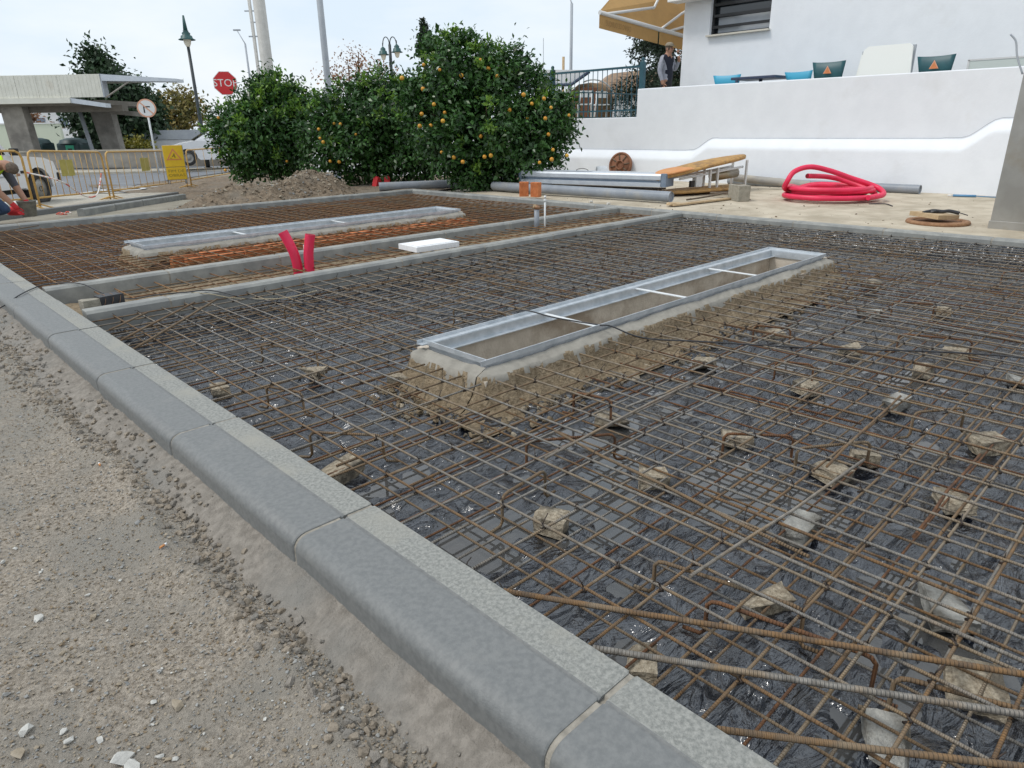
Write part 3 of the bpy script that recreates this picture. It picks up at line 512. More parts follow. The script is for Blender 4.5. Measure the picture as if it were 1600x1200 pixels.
# broken blocks under the mesh
ST = [((1.23, 3.52), 'nearest the long kerb beyond the pit end'), ((1.69, 3.36), 'between the pit end and the long kerb'), ((1.20, 2.25), 'beside the long kerb level with the pit'), ((1.98, 2.95), 'just off the far corner of the pit end'), ((1.51, 1.39), 'under the hooked bar nearest the long kerb'), ((2.02, 1.33), 'on wet film right of the hooked bar'), ((2.57, 1.27), 'pale topped with a hooked bar at left'), ((2.05, .76), 'small, grey topped, alone mid film'), ((2.53, .85), 'long, lower left of an overlapping pair'), ((2.73, .80), 'upper right of an overlapping pair'), ((1.62, .67), 'with a pointed top just beyond the loose thick bars'), ((1.98, .30), 'largest, grey slab near the right edge'), ((2.61, .45), 'near the right edge beyond the grey slab'), ((1.68, .16), 'square, in the lower right corner'), ((1.19, .78), 'against the long kerb beneath the loose thick bars'), ((1.37, .25), 'white plastered, at the bottom right beside the kerb'), ((4.15, 1.88), 'tan, beside the cable and right of the pit'), ((4.13, 1.41), 'small, just below the cable'), ((5.1, 1.64), 'pale grey slab right of the pit'), ((3.34, 1.90), 'close to the near side of the pit'), ((4.06, .98), 'dark, far right below the cable'), ((3.42, .91), 'squat, mid right of the mesh'), ((3.39, 1.32), 'mid mesh halfway from pit to right edge'), ((2.37, 1.79), 'wet, just in front of the pit corner'), ((3.24, .49), 'with a crumbled end near the right edge'), ((4.17, .57), 'pale, cut by the right edge'), ((5.5, 1.28), 'faint, far right behind the cable'), ((6.06, 1.96), 'farthest, beyond the pit end'), ((4.52, .94), 'dark, directly under the cable at right')]
for k, ((x, y), w) in enumerate(ST):
    rr = random.Random(300 + k); big = 1.35 if k == 11 else 1; d = (rr.uniform(.11, .19) * big, rr.uniform(.08, .125) * big, rr.uniform(.05, .072)); v, f = rough(*hull(20, d, 400 + k, .8), .09, k); grey = k in (7, 11, 15, 18, 25, 21)
    o = obj('broken_block', npmesh('broken_block', v, f, ['chunk_grey' if grey else 'chunk'], None, False)); zf = float(filmz(np.array([x]), np.array([y]))[0]); o.location = (x, y, max(zf, -.212) + d[2] * .42); o.rotation_euler = (rr.uniform(-.12, .12), rr.uniform(-.12, .12), rr.uniform(0, 3))
    link(o, 'broken block under the mesh, ' + w, 'stone', 'broken blocks propping the near mesh')
# crumbs spilled round the near pit
pts = []; sc = []
while len(pts) < 1100:
    x = random.uniform(PX0 - .35, PX1 + .2); y = PY0 - .20 - abs(random.gauss(0, .09)) if random.random() < .8 else random.uniform(PY0 - .3, PY1 + .1)
    if y > PY0 - .15: x = PX0 - .2 - abs(random.gauss(0, .12))
    pts.append((x, y, float(filmz(np.array([x]), np.array([y]))[0]) + .006)); sc.append(.008 + random.random() ** 3 * .045)
link(obj('rubble', scatter('rubble', [hull(14, (1, 1, 1), 80 + k) for k in range(6)], pts, sc, ['crumb', 'chunk'], random.choices([0, 1], [3, 1], k=len(pts)), .8)), 'tan crumbled mortar spilled along the near pit', 'rubble', kind='stuff')

# ================================================================== THINGS INSIDE THE SITE
cab = spline([(-1.6, 5.2, -.12), (-.4, 5.55, -.12), (.35, 5.8, -.115), (.66, 5.93, -.05), (.80, 5.99, .008), (.93, 6.2, .008), (1.05, 6.29, .010), (1.23, 6.12, .010), (1.30, 5.8, -.03), (1.40, 5.55, -.05), (1.52, 5.26, .006), (1.68, 5.17, .010), (1.84, 5.08, .010), (2.02, 4.75, -.038), (2.27, 4.29, -.04), (2.57, 3.65, -.04), (2.85, 3.06, -.036), (2.90, 2.92, .036), (2.94, 2.68, .024), (3.0, 2.40, .022), (3.03, 2.33, .020), (3.12, 2.17, -.036), (3.3, 1.89, -.04), (3.61, 1.38, -.04), (3.94, .95, -.04), (4.15, .57, -.04), (4.35, -.1, -.04), (4.6, -.9, -.04)], 6)
link(MB().tube(cab, .0045, 8).build('black_cable', 'black_rubber'), 'thin black cable snaking over kerbs, mesh and pit', 'cable')
link(MB().tube(spline([(1.72, 5.16, .004), (1.82, 5.06, -.01), (1.95, 4.95, -.045), (2.2, 4.7, -.05), (2.5, 4.75, -.05)], 8), .003, 6).build('string', 'cord'), 'thin tan string hanging off the near cross kerb', 'string')
r = thing('wrapped_block', (1.20, 5.40, -.085), .12, 'black tarred block tied with wire between the cross kerbs by the long kerb', 'block')
v, f = hull(40, (.23, .095, .075), 610, .8); o = obj('core', npmesh('core', v, f, ['block_conc'], None, False), r); o.location = (-.03, 0, .075)
v, f = hull(40, (.165, .108, .088), 611, .7); o = obj('tar_coat', npmesh('tar_coat', v, f, ['black_rubber'], None, False), r); o.location = (.045, 0, .077)
for k in range(3): MB().tube([(-.01 + k * .05 + .02 * math.sin(w), .060 * math.cos(w), .077 + .048 * math.sin(w)) for w in np.linspace(0, 6.0, 13)], .0014, 5).build('wire_loop', 'rust_ring', r)
v, f = hull(20, (.3, .14, .08), 612, .3); o = obj('mortar_bed', npmesh('mortar_bed', v, f, ['crumb'], None, False), r); o.location = (0, 0, .005)
# red conduit ends
for k, (dx, dy, tx, ty, hh) in enumerate([(0, 0, -.07, .06, .33), (.075, -.075, .035, -.02, .30)]):
    x, y = 2.90 + dx, 5.82 + dy; pth = spline([(x, y, -.25), (x, y, -.08), (x + tx * .15, y + ty * .15, .04), (x + tx * .5, y + ty * .5, hh * .55 - .04), (x + tx, y + ty, hh - .08)], 18)
    r = thing('red_conduit', (x, y, -.25), 0, ['red plastic conduit leaning left out of the middle strip', 'straighter red plastic conduit, right one of the upright pair'][k], 'conduit', 'red conduit ends')
    MB().tube(pth, [.043 + .0022 * (i % 2) for i in range(len(pth))], 16, False).build('pipe_wall', 'red_hose', r, True); MB().tube(pth[12:], .035, 16, True).build('pipe_bore', 'red_hose', r, True)
    e = Vector(pth[-1]); t = (e - Vector(pth[-2])).normalized(); MB().tube([e - t * .002, e + t * .003], .044, 16, False).build('pipe_rim', 'red_hose', r, True); MB().tube([e - t * .001, e + t * .0025], .034, 16).build('pipe_mouth', 'red_hose_in', r, True)
link(MB().tube([(2.96, 5.79, -.2), (2.965, 5.785, .13)], .004, 6).build('thin_rod', 'white_steel'), 'thin pale rod upright beside the red conduits', 'rod')
r = thing('foam_box', (4.28, 5.66, -.05), -.06, 'white foam board lying across the middle strip', 'box'); MB().box((0, 0, .028), (.52, .34, .055), bev=.005).build('slab', 'foam', r); MB().box((0, 0, .0585), (.46, .28, .004), bev=.001).build('raised_lid', 'foam', r)
r = thing('pipe_stub', (6.28, 6.06, -.2), 0, 'short grey pipe stub topped with a brown rag', 'pipe'); MB().tube([(0, 0, 0), (0, 0, .33)], .032, 16).build('pipe', 'pvc_grey', r)
v, f = hull(30, (.095, .095, .06), 620); o = obj('rag', npmesh('rag', v, f, ['leaf_brown'], None, False), r); o.location = (0, 0, .355); v, f = hull(22, (.06, .05, .05), 621); o = obj('rag_fold', npmesh('rag_fold', v, f, ['wood_board'], None, False), r); o.location = (-.03, .01, .37)
r = thing('water_pipe', (6.31, 5.95, -.2), 0, 'slim white pipe standing beside the grey stub', 'pipe'); MB().tube([(0, 0, 0), (.004, 0, .45)], .012, 12).build('pipe', 'white_steel', r); MB().tube([(.004, 0, .43), (.004, 0, .455)], .018, 12).build('collar', 'white_steel', r); MB().tube([(.004, 0, .475), (.004, 0, .50)], .014, 12).build('cap', 'sign_white', r); MB().tube([(.004, 0, .45), (.004, 0, .48)], .009, 10).build('neck', 'alu', r)

# ================================================================== APRON THINGS
def hollow_pipe(name, a, b, r, mat, label, n=20):
    a, b = Vector(a), Vector(b); t = (b - a).normalized(); root = thing(name, a, 0, label, 'pipe'); MB().tube([a + (b - a) * k / 6 for k in range(7)], r, n, False).build('pipe_wall', mat, root, True); MB().tube([a + t * .02, b - t * .02], r * .90, n, True).build('pipe_bore', 'pvc_grey', root, True)
    for e in (a, b):
        mb = MB(); s = 1 if e is a else -1; mb.tube([e, e + t * .001 * s, e + t * .001 * s, e + t * .03 * s], [r * .995, r * .995, r * .88, r * .88], n, False); mb.build('cut_end', mat, root, True)
    MB().tube([b - t * .16, b - t * .04], r * 1.02, n, False).build('socket_ring', mat, root, True); return root
hollow_pipe('drain_pipe', (8.95, 9.75, .07), (9.12, 5.98, .07), .078, 'pvc_grey', 'long grey pipe on the ground in front of the steel beam')
hollow_pipe('drain_pipe', (12.72, 7.05, .05), (12.62, 3.62, .05), .072, 'pvc_grey', 'grey pipe along the white wall behind the red coil')
hollow_pipe('drain_pipe', (12.0, 6.55, .16), (12.35, 5.3, .06), .068, 'pvc_dirty', 'dirty short pipe resting askew near the concrete block')
hollow_pipe('drain_pipe', (8.05, 12.2, .0), (10.3, 10.75, .02), .085, 'pvc_grey', 'grey pipe under the orange trees at the back corner')
lp = np.array([(random.uniform(8.3, 12.6), random.uniform(1.5, 9), 0) for _ in range(420)]); lp[:, 2] = -.022
link(obj('litter', scatter('litter', shapes, lp, .008 + .035 * np.random.default_rng(6).random(420) ** 4, ['wood_dark', 'peb_tan', 'peb_brown'], random.choices([0, 1, 2], k=420), .5)), 'small dark crumbs and leaves scattered on the apron', 'litter', kind='stuff')
# red hose coil
cx, cy = 10.95, 4.38; u = Vector((.72, -.695, 0)); w_ = Vector((.695, .72, 0)); P = []
def cpt(a, rx, ry, z, ox=0, oy=0): q = Vector((cx, cy, 0)) + u * (rx * math.cos(a) + ox) + w_ * (ry * math.sin(a) + oy); return (q.x, q.y, z)
def cq_(a, b_, z): q = Vector((cx, cy, 0)) + u * a + w_ * b_; return (q.x, q.y, z)
for k in range(0, 9): P.append(cpt(math.pi * .55 + k * math.pi / 4, .40, .36, .055 + .01 * k / 8, .06))
for k in range(1, 9): P.append(cpt(math.pi * .55 + k * math.pi / 4, .52, .42, .13 + .02 * math.sin(k), -.02))
for k in range(1, 9): P.append(cpt(math.pi * .55 + k * math.pi / 4, .54 + .08 * k / 8, .48, .075 + .06 * math.sin(k / 8 * 3.1) ** 2, .03))
for k in range(1, 9): P.append(cpt(math.pi * .55 + k * math.pi / 4, .58, .50, .16, .0))
for k in range(1, 6): P.append(cpt(math.pi * .55 + k * math.pi / 4, .65, .56, .05, 0))
P += [cq_(.62, .1, .10), cq_(.30, .50, .08), cq_(-.25, .5, .08), cq_(-.62, .15, .14), cq_(-.66, .0, .26), cq_(-.56, .02, .40), cq_(-.32, .05, .46), cq_(-.02, .05, .40), cq_(.30, .0, .29), cq_(.56, -.08, .20), cq_(.66, -.2, .14), cq_(.60, -.42, .08), cq_(.3, -.6, .06)]
hp = spline(P, 24); r = thing('red_hose', (cx, cy, 0), 0, 'coil of bright red corrugated conduit lying on the apron', 'hose'); MB().tube(hp, [.037 + .002 * (i % 2) for i in range(len(hp))], 14).build('coil', 'red_hose', r, True)
e = P[0]; q = Vector(e); hp2 = spline([cpt(math.pi * .95, .34, .2, .33, -.02), cpt(math.pi * .6, .1, .25, .30, .05), cpt(math.pi * .3, .35, .33, .24, .1), cpt(0, .48, .3, .12, .08), cpt(-.6, .45, .4, .07)], 20); MB().tube(hp2, [.036 + .002 * (i % 2) for i in range(len(hp2))], 14).build('free_end', 'red_hose', r, True); t = (Vector(hp2[0]) - Vector(hp2[1])).normalized(); MB().tube([Vector(hp2[0]), Vector(hp2[0]) + t * .003], .031, 14).build('hose_mouth', 'red_hose_in', r, True)
# concrete block, bricks
r = thing('concrete_block', (10.12, 5.42, -.03), -.62, 'grey concrete block standing on the apron beside the plank', 'block'); mb = MB(); mb.box((0, 0, .12), (.19, .36, .235), bev=.008); mb.build('body', 'block_conc', r); MB().box((0, .04, .2385), (.09, .13, .004)).build('handle_hollow', 'wood_dark', r)
for k in range(2):
    r = thing('hollow_brick', (8.44 + .05 * k, 8.44 - k * .23, -.01), .75 - .6 * k, ['left orange hollow brick on the wall side kerb', 'right orange hollow brick on the wall side kerb'][k], 'brick', 'orange hollow bricks'); MB().box((0, 0, .12), (.10, .155, .235), bev=.004).build('body', 'brick', r)
    for j in range(6): MB().box((-.052, -.062 + j * .025, .12), (.006, .011, .228)).build('ridge', 'brick', r)
# pallet + galvanised beam
bx = Vector((9.42, 9.35, 0)); ex = Vector((10.02, 6.72, 0)); d = (ex - bx); Lb = d.length; ang = math.atan2(d.y, d.x)
r = thing('steel_beam', (bx.x, bx.y, .1), ang, 'long pale galvanised beam with blue grey end cap on a pallet', 'beam')
prof = [(-.19, .0), (-.19, .055), (-.15, .07), (-.15, .10), (-.19, .115), (-.19, .175), (-.175, .205), (.17, .215), (.19, .175), (.19, .0)]
MB().prism(prof, lambda a, b, t: (t, a, b + .03), 0, Lb).build('beam_body', 'beam_steel', r); MB().box((Lb + .045, 0, .135), (.09, .36, .215), bev=.006).build('end_cap', 'beam_cap', r); MB().box((-.03, 0, .135), (.06, .36, .2), bev=.006).build('end_cap', 'beam_cap', r)
MB().box((Lb / 2, -.145, .112), (Lb - .02, .012, .03)).build('slot', 'beam_cap', r); MB().box((Lb * .33, .02, .2455), (.9, .2, .006)).build('cover_strip', 'beam_steel', r)
MB().tube([(Lb * .42 + .12 * math.cos(a), .05, .245 + .04 * math.sin(a)) for a in np.linspace(0, math.pi, 9)], .006, 6).build('lifting_loop', 'black_rubber', r)
r2 = thing('pallet', (bx.x, bx.y, -.03), ang, 'dark wooden pallet under the galvanised beam', 'pallet')
for k in range(5): MB().box((.25 + k * .52, 0, .04), (.10, .62, .085)).build('bearer', 'wood_dark', r2)
for k in range(4): MB().box((Lb / 2, -.27 + k * .18, .1), (Lb * .93, .12, .022)).build('slat', 'wood_dark', r2)
for k, x in enumerate((2.05, 2.3)): MB().box((x, -.30, .035), (.08, .05, .075)).build('white_block', 'foam', r2)
r = thing('white_drum', (11.0, 8.85, .0), 0, 'small white round drum behind the steel beam', 'drum'); MB().lathe([(0, -.1), (.17, -.1), (.18, -.08), (.18, .1), (.165, .11), (0, .11)], (0, 0, .17), 28, rot=(R_(90), 0, R_(-44 + 90))).build('drum', 'foam', r); mb = MB().box((-.18, .12, .2), (.004, .07, .06)); mb.build('red_tag', 'sign_salmon', r)
# brown wheel leaning on the wall
wr = (0, R_(-80), 0); r = thing('cable_drum', (12.78, 9.75, -.03), .15, 'brown round spoked cable drum flange leaning on the white wall', 'wheel'); ct = (0, 0, .29)
MB().lathe([(.235, -.03), (.275, -.03), (.28, 0), (.275, .03), (.235, .03), (.235, -.03)], ct, 36, rot=wr).build('rim', 'disc_brown', r); MB().lathe([(0, .0), (.24, 0), (.24, .02), (0, .02)], ct, 36, rot=wr).build('plate', 'disc_brown', r); MB().lathe([(.075, -.02), (.10, -.02), (.10, .055), (.085, .06), (.075, .02)], ct, 24, rot=wr).build('hub', 'disc_brown', r)
Rm = Euler(wr).to_matrix()
for k in range(8): a = k * math.pi / 4 + .2; q0 = Rm @ Vector((.09 * math.cos(a), .09 * math.sin(a), .03)); q1 = Rm @ Vector((.24 * math.cos(a), .24 * math.sin(a), .03)); MB().tube([Vector(ct) + q0, Vector(ct) + q1], .012, 6).build('spoke', 'wood_dark', r)
# orange padded boards on a tube frame
fa = math.atan2(-.45, 1.75); r = thing('padded_frame', (9.95, 6.75, -.02), fa, 'two worn orange boards stacked around a grey tube frame', 'equipment')
def board(name, L_, wid, th, z0, z1, mat, sag=.03):
    V = []; F = []; n = 18; kk = 12
    for i in range(n + 1):
        t = i / n; hw = wid / 2 * (1 - abs(2 * t - 1) ** 3.2 * .72); z = z0 + (z1 - z0) * t + sag * math.sin(t * math.pi)
        for j in range(kk):
            a = 2 * math.pi * j / kk; V.append((t * L_, hw * math.copysign(abs(math.cos(a)) ** .6, math.cos(a)), z + th / 2 * math.copysign(abs(math.sin(a)) ** .7, math.sin(a))))
    for i in range(n):
        for j in range(kk): F.append((i * kk + j, i * kk + (j + 1) % kk, i * kk + kk + (j + 1) % kk, i * kk + kk + j))
    F += [tuple(range(kk))[::-1], tuple(n * kk + j for j in range(kk))]; return MB().add(V, F, 0, True).build(name, mat, r)
board('lower_board', 1.9, .62, .07, .05, .06, 'panel_worn', .0); o = board('upper_board', 1.95, .58, .085, .29, .56, 'panel_worn'); o.location = (-.1, 0, 0)
o = board('orange_pad', .95, .52, .05, .315, .40, 'panel_orange', .03); o.location = (-.08, 0, .02)
MB().tube([(1.15, 0, .26), (1.72, 0, .30)], .085, 18).build('motor_tube', 'steel', r); MB().tube([(.3, -.12, .26), (1.75, -.12, .40)], .02, 8).build('rail', 'white_steel', r); MB().tube([(.3, .12, .26), (1.75, .12, .40)], .02, 8).build('rail', 'white_steel', r)
for x, zz in ((.95, .38), (1.12, .40), (1.8, .5)): MB().box((x, -.16, zz / 2 + .03), (.035, .03, zz - .04)).build('upright', 'alu', r); MB().box((x, .16, zz / 2 + .03), (.035, .03, zz - .04)).build('upright', 'alu', r)
MB().box((.72, -.1, .2), (.14, .1, .17), bev=.006).build('switch_box', 'white_steel', r); MB().box((.58, -.12, .17), (.08, .05, .1)).build('bracket', 'plastic_black', r)
r = thing('plank', (8.75, 5.73, -.02), -.12, 'thin brown plank lying on the apron edge', 'plank'); MB().box((.68, 0, .015), (1.35, .09, .022)).build('board', 'wood_board', r); v, f = hull(26, (.34, .16, .05), 640); o = obj('splintered_end', npmesh('splintered_end', v, f, ['wood_board'], None, False), r); o.location = (.08, .04, .03)
link(MB().tube(spline([(9.5, 5.95, .0), (9.9, 5.9, .01), (10.2, 5.75, .05), (10.35, 5.9, .03), (10.6, 5.75, .05), (10.75, 5.95, .02), (10.45, 6.1, .03), (10.3, 5.85, .04), (10.7, 5.7, .01)], 8), .014, 8).build('old_hose', 'wood_dark'), 'dark tangled rubber hose beside the concrete block', 'hose')
link(MB().tube(spline([(10.6, 3.35, -.02), (10.75, 3.5, -.01), (10.7, 3.7, -.02)], 6), .008, 6).build('wire_offcut', 'black_rubber'), 'short black wire offcut at the foot of the red coil', 'wire')
r = thing('manhole', (9.15, 2.38, -.03), 0, 'rusty round manhole ring with a board laid on it', 'manhole'); MB().lathe([(.24, 0), (.32, 0), (.33, .02), (.32, .04), (.24, .04), (.24, 0)], (0, 0, 0), 40).build('ring', 'rust_ring', r); MB().lathe([(0, .0), (.25, .0), (.25, .03), (0, .03)], (0, 0, 0), 32).build('cover', 'rust_ring', r)
r = thing('board_offcut', (9.12, 2.42, .02), -.35, 'square brown board on the manhole ring', 'board'); MB().box((0, 0, .045), (.36, .36, .05), rot=(.04, .06, 0), bev=.003).build('board', 'wood_board', r)
r = thing('black_strap', (9.12, 2.38, .095), -.5, 'crumpled black strap on the brown board', 'strap'); MB().tube(spline([(-.16, .06, .0), (-.05, .04, .02), (.03, -.02, .015), (.1, -.05, .02), (.17, -.12, .0)], 6), [.02] * 25, 8).build('strap', 'black_rubber', r); v, f = hull(24, (.16, .09, .05), 650); o = obj('clump', npmesh('clump', v, f, ['black_rubber'], None, False), r); o.location = (-.02, .03, .012); MB().tube(spline([(.05, .02, .02), (.2, .0, .01), (.3, -.12, -.03)], 6), .006, 6).build('tail', 'black_rubber', r)
r = thing('blue_cable_end', (12.45, 3.1, -.02), -1.3, 'pale blue cable end lying at the foot of the wall', 'cable'); MB().tube([(0, 0, .02), (.3, 0, .02)], .018, 8).build('sleeve', 'blue_cable', r); MB().tube(spline([(.3, 0, .02), (.5, .04, .01), (.75, 0, .01), (1.0, .05, .01)], 6), .008, 6).build('lead', 'blue_cable', r); MB().tube([(-.07, 0, .02), (0, 0, .02)], .01, 8).build('plug', 'foam', r)
r = thing('steel_pillar', (9.30, 1.52, -.03), 0, 'brushed steel pillar at the right edge of the apron', 'pillar'); MB().box((0, 0, 1.3), (.48, .66, 2.5), bev=.006).build('casing', 'steel', r); MB().box((0, 0, .035), (.50, .68, .10), bev=.004).build('base_band', 'rust_ring' if 0 else 'steel', r)
MB().tube(spline([(-.23, .34, 1.55), (-.23, .42, 1.72), (-.23, .46, 1.86), (-.23, .52, 1.93)], 6), .009, 8).build('bent_tube', 'pole_grey', r); MB().box((-.1, .335, 1.32), (.1, .02, .16)).build('side_plate', 'pole_grey', r)
for k, (x, y) in enumerate([(8.35, 6.9), (8.33, 6.55)]):
    v, f = hull(14, (.07, .06, .05), 660 + k); o = obj('pale_stone', npmesh('pale_stone', v, f, ['peb_white'], None, False)); o.location = (x, y, .0); link(o, ['white stone lump on the wall side kerb by the pipe', 'smaller white stone lump on the wall side kerb'][k], 'stone')
# dirt pile
pt0 = np.array([5.95, 12.75])
def pz(x, y):
    g = lambda cx_, cy_, sx, sy, h: h * np.exp(-((x - cx_) / sx) ** 2 - ((y - cy_) / sy) ** 2)
    return zt(y) - .10 + g(6.9, 13.1, .8, .8, .47) + g(5.7, 12.6, .8, .6, .34) + g(4.8, 12.5, .7, .5, .20) + g(7.6, 13.6, .6, .7, .34) + .10 * fbm(x, y, 2.2, 5, 131) + .04 * fbm(x, y, 11, 4, 133)
obj('dirt_pile', gridmesh('dirt_pile', np.arange(3.6, 9.3, .035), np.arange(11.24, 15.4, .035), lambda x, y: pz(x, y) - .25 * np.clip(((x - 6.4) / 2.9) ** 2 + ((y - 12.9) / 2.0) ** 2 - .75, 0, 2), 'soil')); link(bpy.data.objects['dirt_pile'], 'heap of brown soil and stones behind the back kerb', 'dirt pile', kind='stuff')
pts = [(random.gauss(6.2, .95), random.gauss(12.75, .5), 0) for _ in range(1500)]; a = np.array(pts); a[:, 2] = pz(a[:, 0], a[:, 1]) + .01; ok = (a[:, 1] > 11.3)
link(obj('soil_clods', scatter('soil_clods', [hull(14, (1, 1, 1), 90 + k) for k in range(5)], a[ok], .015 + .07 * np.random.default_rng(4).random(ok.sum()) ** 3, ['soil', 'peb_tan', 'peb_grey'], random.choices([0, 1, 2], [4, 3, 1], k=int(ok.sum())), .7)), 'clods and stones covering the soil heap', 'soil', kind='stuff')
for k, (px_, py_) in enumerate([(590, 292), (606, 291)]):
    q = g2(px_, py_, .06); r = thing('red_wedge', (q.x, q.y, q.z), .3 + k * .5, ['left red plastic barrier foot under the middle orange tree', 'right red plastic barrier foot under the middle orange tree'][k], 'barrier foot', 'red barrier feet'); MB().prism([(-.13, 0), (.13, 0), (.06, .16), (.03, .2), (-.03, .2), (-.06, .16)], lambda a, b, t: (a, t, b), -.06, .06).build('wedge', 'red_cloth', r); MB().box((0, 0, .205), (.05, .08, .03), bev=.005).build('clip', 'red_cloth', r)

# ================================================================== TERRACE WALL AND BUILDING
WX = 13.0
def bench_h(y): return .405 + .235 * sst((8.15 - y) / .5) + .285 * sst((3.3 - y) / .5)
ws = thing('terrace_wall', (WX, 5, 0), 0, 'white rendered terrace wall with a rounded sloping plinth', 'wall')
ys = np.concatenate([np.arange(-9, 2.6, .5), np.arange(2.6, 8.4, .06), np.arange(8.4, 24, .4)]); V = []; F = []
for y in ys:
    h_ = float(bench_h(y)); y_ = float(y); b_ = h_ + .175; V += [(12.905, y_, -.6), (12.918, y_, h_ - .05), (12.924, y_, h_ - .02), (12.932, y_, h_ + .002), (12.945, y_, h_ + .022), (13.09, y_, b_), (13.3, y_, b_ + .02)]
for i in range(len(ys) - 1):
    for j in range(6): F.append((i * 7 + j, i * 7 + 7 + j, i * 7 + 8 + j, i * 7 + 1 + j))
MB().add(V, F, 0, True).build('plinth', 'white_wall', ws, True)
MB().prism([(13.09, -.6), (13.09, 1.80), (13.10, 1.815), (13.36, 1.83), (13.37, 1.82), (13.37, -.6)], lambda a, b, t: (a, t, b), -9, 9.60).build('high_wall', 'white_wall', ws, True)
MB().prism([(13.093, -.6), (13.093, 1.24), (13.10, 1.25), (13.36, 1.255), (13.367, 1.245), (13.367, -.6)], lambda a, b, t: (a, t, b), 9.60, 24).build('low_wall', 'white_wall', ws, True)
cl = [(13.078, float(y), float(bench_h(y)) + .176 + (.0 if y > 8.3 or 3.6 < y < 7.6 else .012)) for y in np.arange(2.0, 12, .1)]
link(MB().tube(cl, .0035, 6).build('wall_cable', 'pole_grey'), 'thin grey cable running along the top of the plinth', 'cable')
tf = MB().box((19.0, 8, 1.0), (11.2, 34, .2)).build('terrace_floor', 'pavement', kind='structure')
b = thing('cafe_building', (15.2, 5, 1.1), 0, 'white rendered cafe building above the terrace wall', 'building'); BXf = 15.0; cy_ = 9.80
wy0, wy1, wz0, wz1 = 7.72, 9.13, 2.93, 4.1
for (y0, y1, z0, z1) in [(-9, wy0, 1.1, 6.2), (wy1, cy_, 1.1, 6.2), (wy0, wy1, 1.1, wz0), (wy0, wy1, wz1, 6.2)]: MB().box((BXf + .15, (y0 + y1) / 2, (z0 + z1) / 2), (.3, y1 - y0, z1 - z0)).build('wall', 'white_wall', b, True)
MB().box((18.3, cy_ - .15, 3.65), (6.0, .298, 5.09)).build('wall', 'white_wall', b, True)
MB().box((BXf - .02, (wy0 + wy1) / 2, wz0 - .018), (.16, wy1 - wy0 + .06, .035), bev=.004).build('window_sill', 'stone_sill', b, True)
win = MB().box((BXf + .22, (wy0 + wy1) / 2, (wz0 + wz1) / 2), (.04, wy1 - wy0, wz1 - wz0)).build('window', 'glass_dark', b, True)
for k in range(5): MB().box((BXf + .10, (wy0 + wy1) / 2, wz0 + .16 + k * .22), (.045, wy1 - wy0 - .02, .055)).build('louvre', 'window_black', win)
for y in (wy0 + .025, wy1 - .025): MB().box((BXf + .12, y, (wz0 + wz1) / 2), (.06, .045, wz1 - wz0)).build('frame_jamb', 'window_black', win)
MB().box((BXf + .192, (wy0 + wy1) / 2, wz0 + .02), (.02, wy1 - wy0 - .1, .04)).build('frame_rail', 'window_black', win); MB().box((BXf + .19, (wy0 + wy1) / 2 - .05, wz0 + .2), (.012, wy1 - wy0 - .12, .3)).build('blind', 'pole_grey', win)
MB().box((BXf - .25, 9.35, 3.80), (.4, 1.25, .32), bev=.01).build('sign_box', 'sign_white', b, True); MB().box((BXf - .452, 9.45, 3.80), (.006, .8, .12)).build('sign_stripe', 'sign_red', b, True)
# awning on the side wall: sloping fabric, front bar, valance, folding arms
aw = thing('awning', (15.2, 9.8, 3.9), 0, 'tan fabric awning on folding arms at the cafe corner', 'awning')
A0 = at(937, 17, 14.6); A1 = at(1030, 44, 15.9); A2 = at(1110, 66, 17.2); top0 = at(990, -45, 16.4); top2 = at(1150, -20, 18.6)
def strip(a, b_, c, d_, th=.006):
    a, b_, c, d_ = map(Vector, (a, b_, c, d_)); nrm = (b_ - a).cross(d_ - a).normalized() * th; return MB().add([a, b_, c, d_, a + nrm, b_ + nrm, c + nrm, d_ + nrm], [(0, 1, 2, 3), (7, 6, 5, 4), (0, 4, 5, 1), (1, 5, 6, 2), (2, 6, 7, 3), (3, 7, 4, 0)])
strip(A0, A2, top2, top0).build('canopy', 'awning', aw, True)
dn = Vector((0, 0, -.33)); e1 = A0 + (A1 - A0) * .985; e2 = A0 + (A1 - A0) * 1.012
strip(A0 + Vector((0, 0, -.07)), e1 + Vector((0, 0, -.07)), e1 + dn, A0 + dn).build('valance', 'awning', aw, True); strip(e2 + Vector((0, 0, -.07)), A2 + Vector((0, 0, -.07)), A2 + dn, e2 + dn).build('valance', 'awning', aw, True)
MB().tube([A0 + Vector((0, 0, -.03)), A2 + Vector((0, 0, -.03))], .045, 10).build('front_bar', 'alu', aw, True)
mb = MB(); du = (A1 - A0).normalized(); nn_ = du.cross(Vector((0, 0, 1))).normalized(); c0 = A0 + du * .62 + Vector((0, 0, -.20)); camside = nn_ if nn_.dot(-c0) > 0 else -nn_
text_mb(mb, 'CAMPO DE OURIQUE', .12, lambda a, b_, t: c0 - du * a * .72 + Vector((0, 0, b_ * 1.25)) + camside * .012); mb.build('lettering', 'awning_ink', aw, True)
for (s0, k0, e0) in [(A0 + du * .1 + Vector((0, 0, -.05)), at(1022, 12, 15.5), at(1040, -25, 16.2)), (A1 + Vector((0, 0, -.05)), at(1064, 22, 16.3), at(1100, 0, 17.2)), (A1 + du * .25 + Vector((0, 0, -.05)), at(1075, 40, 16.6), at(1120, 20, 17.4))]: MB().tube([s0, k0], .03, 8).build('arm', 'alu', aw, True); MB().tube([k0, e0], .03, 8).build('arm', 'alu', aw, True)
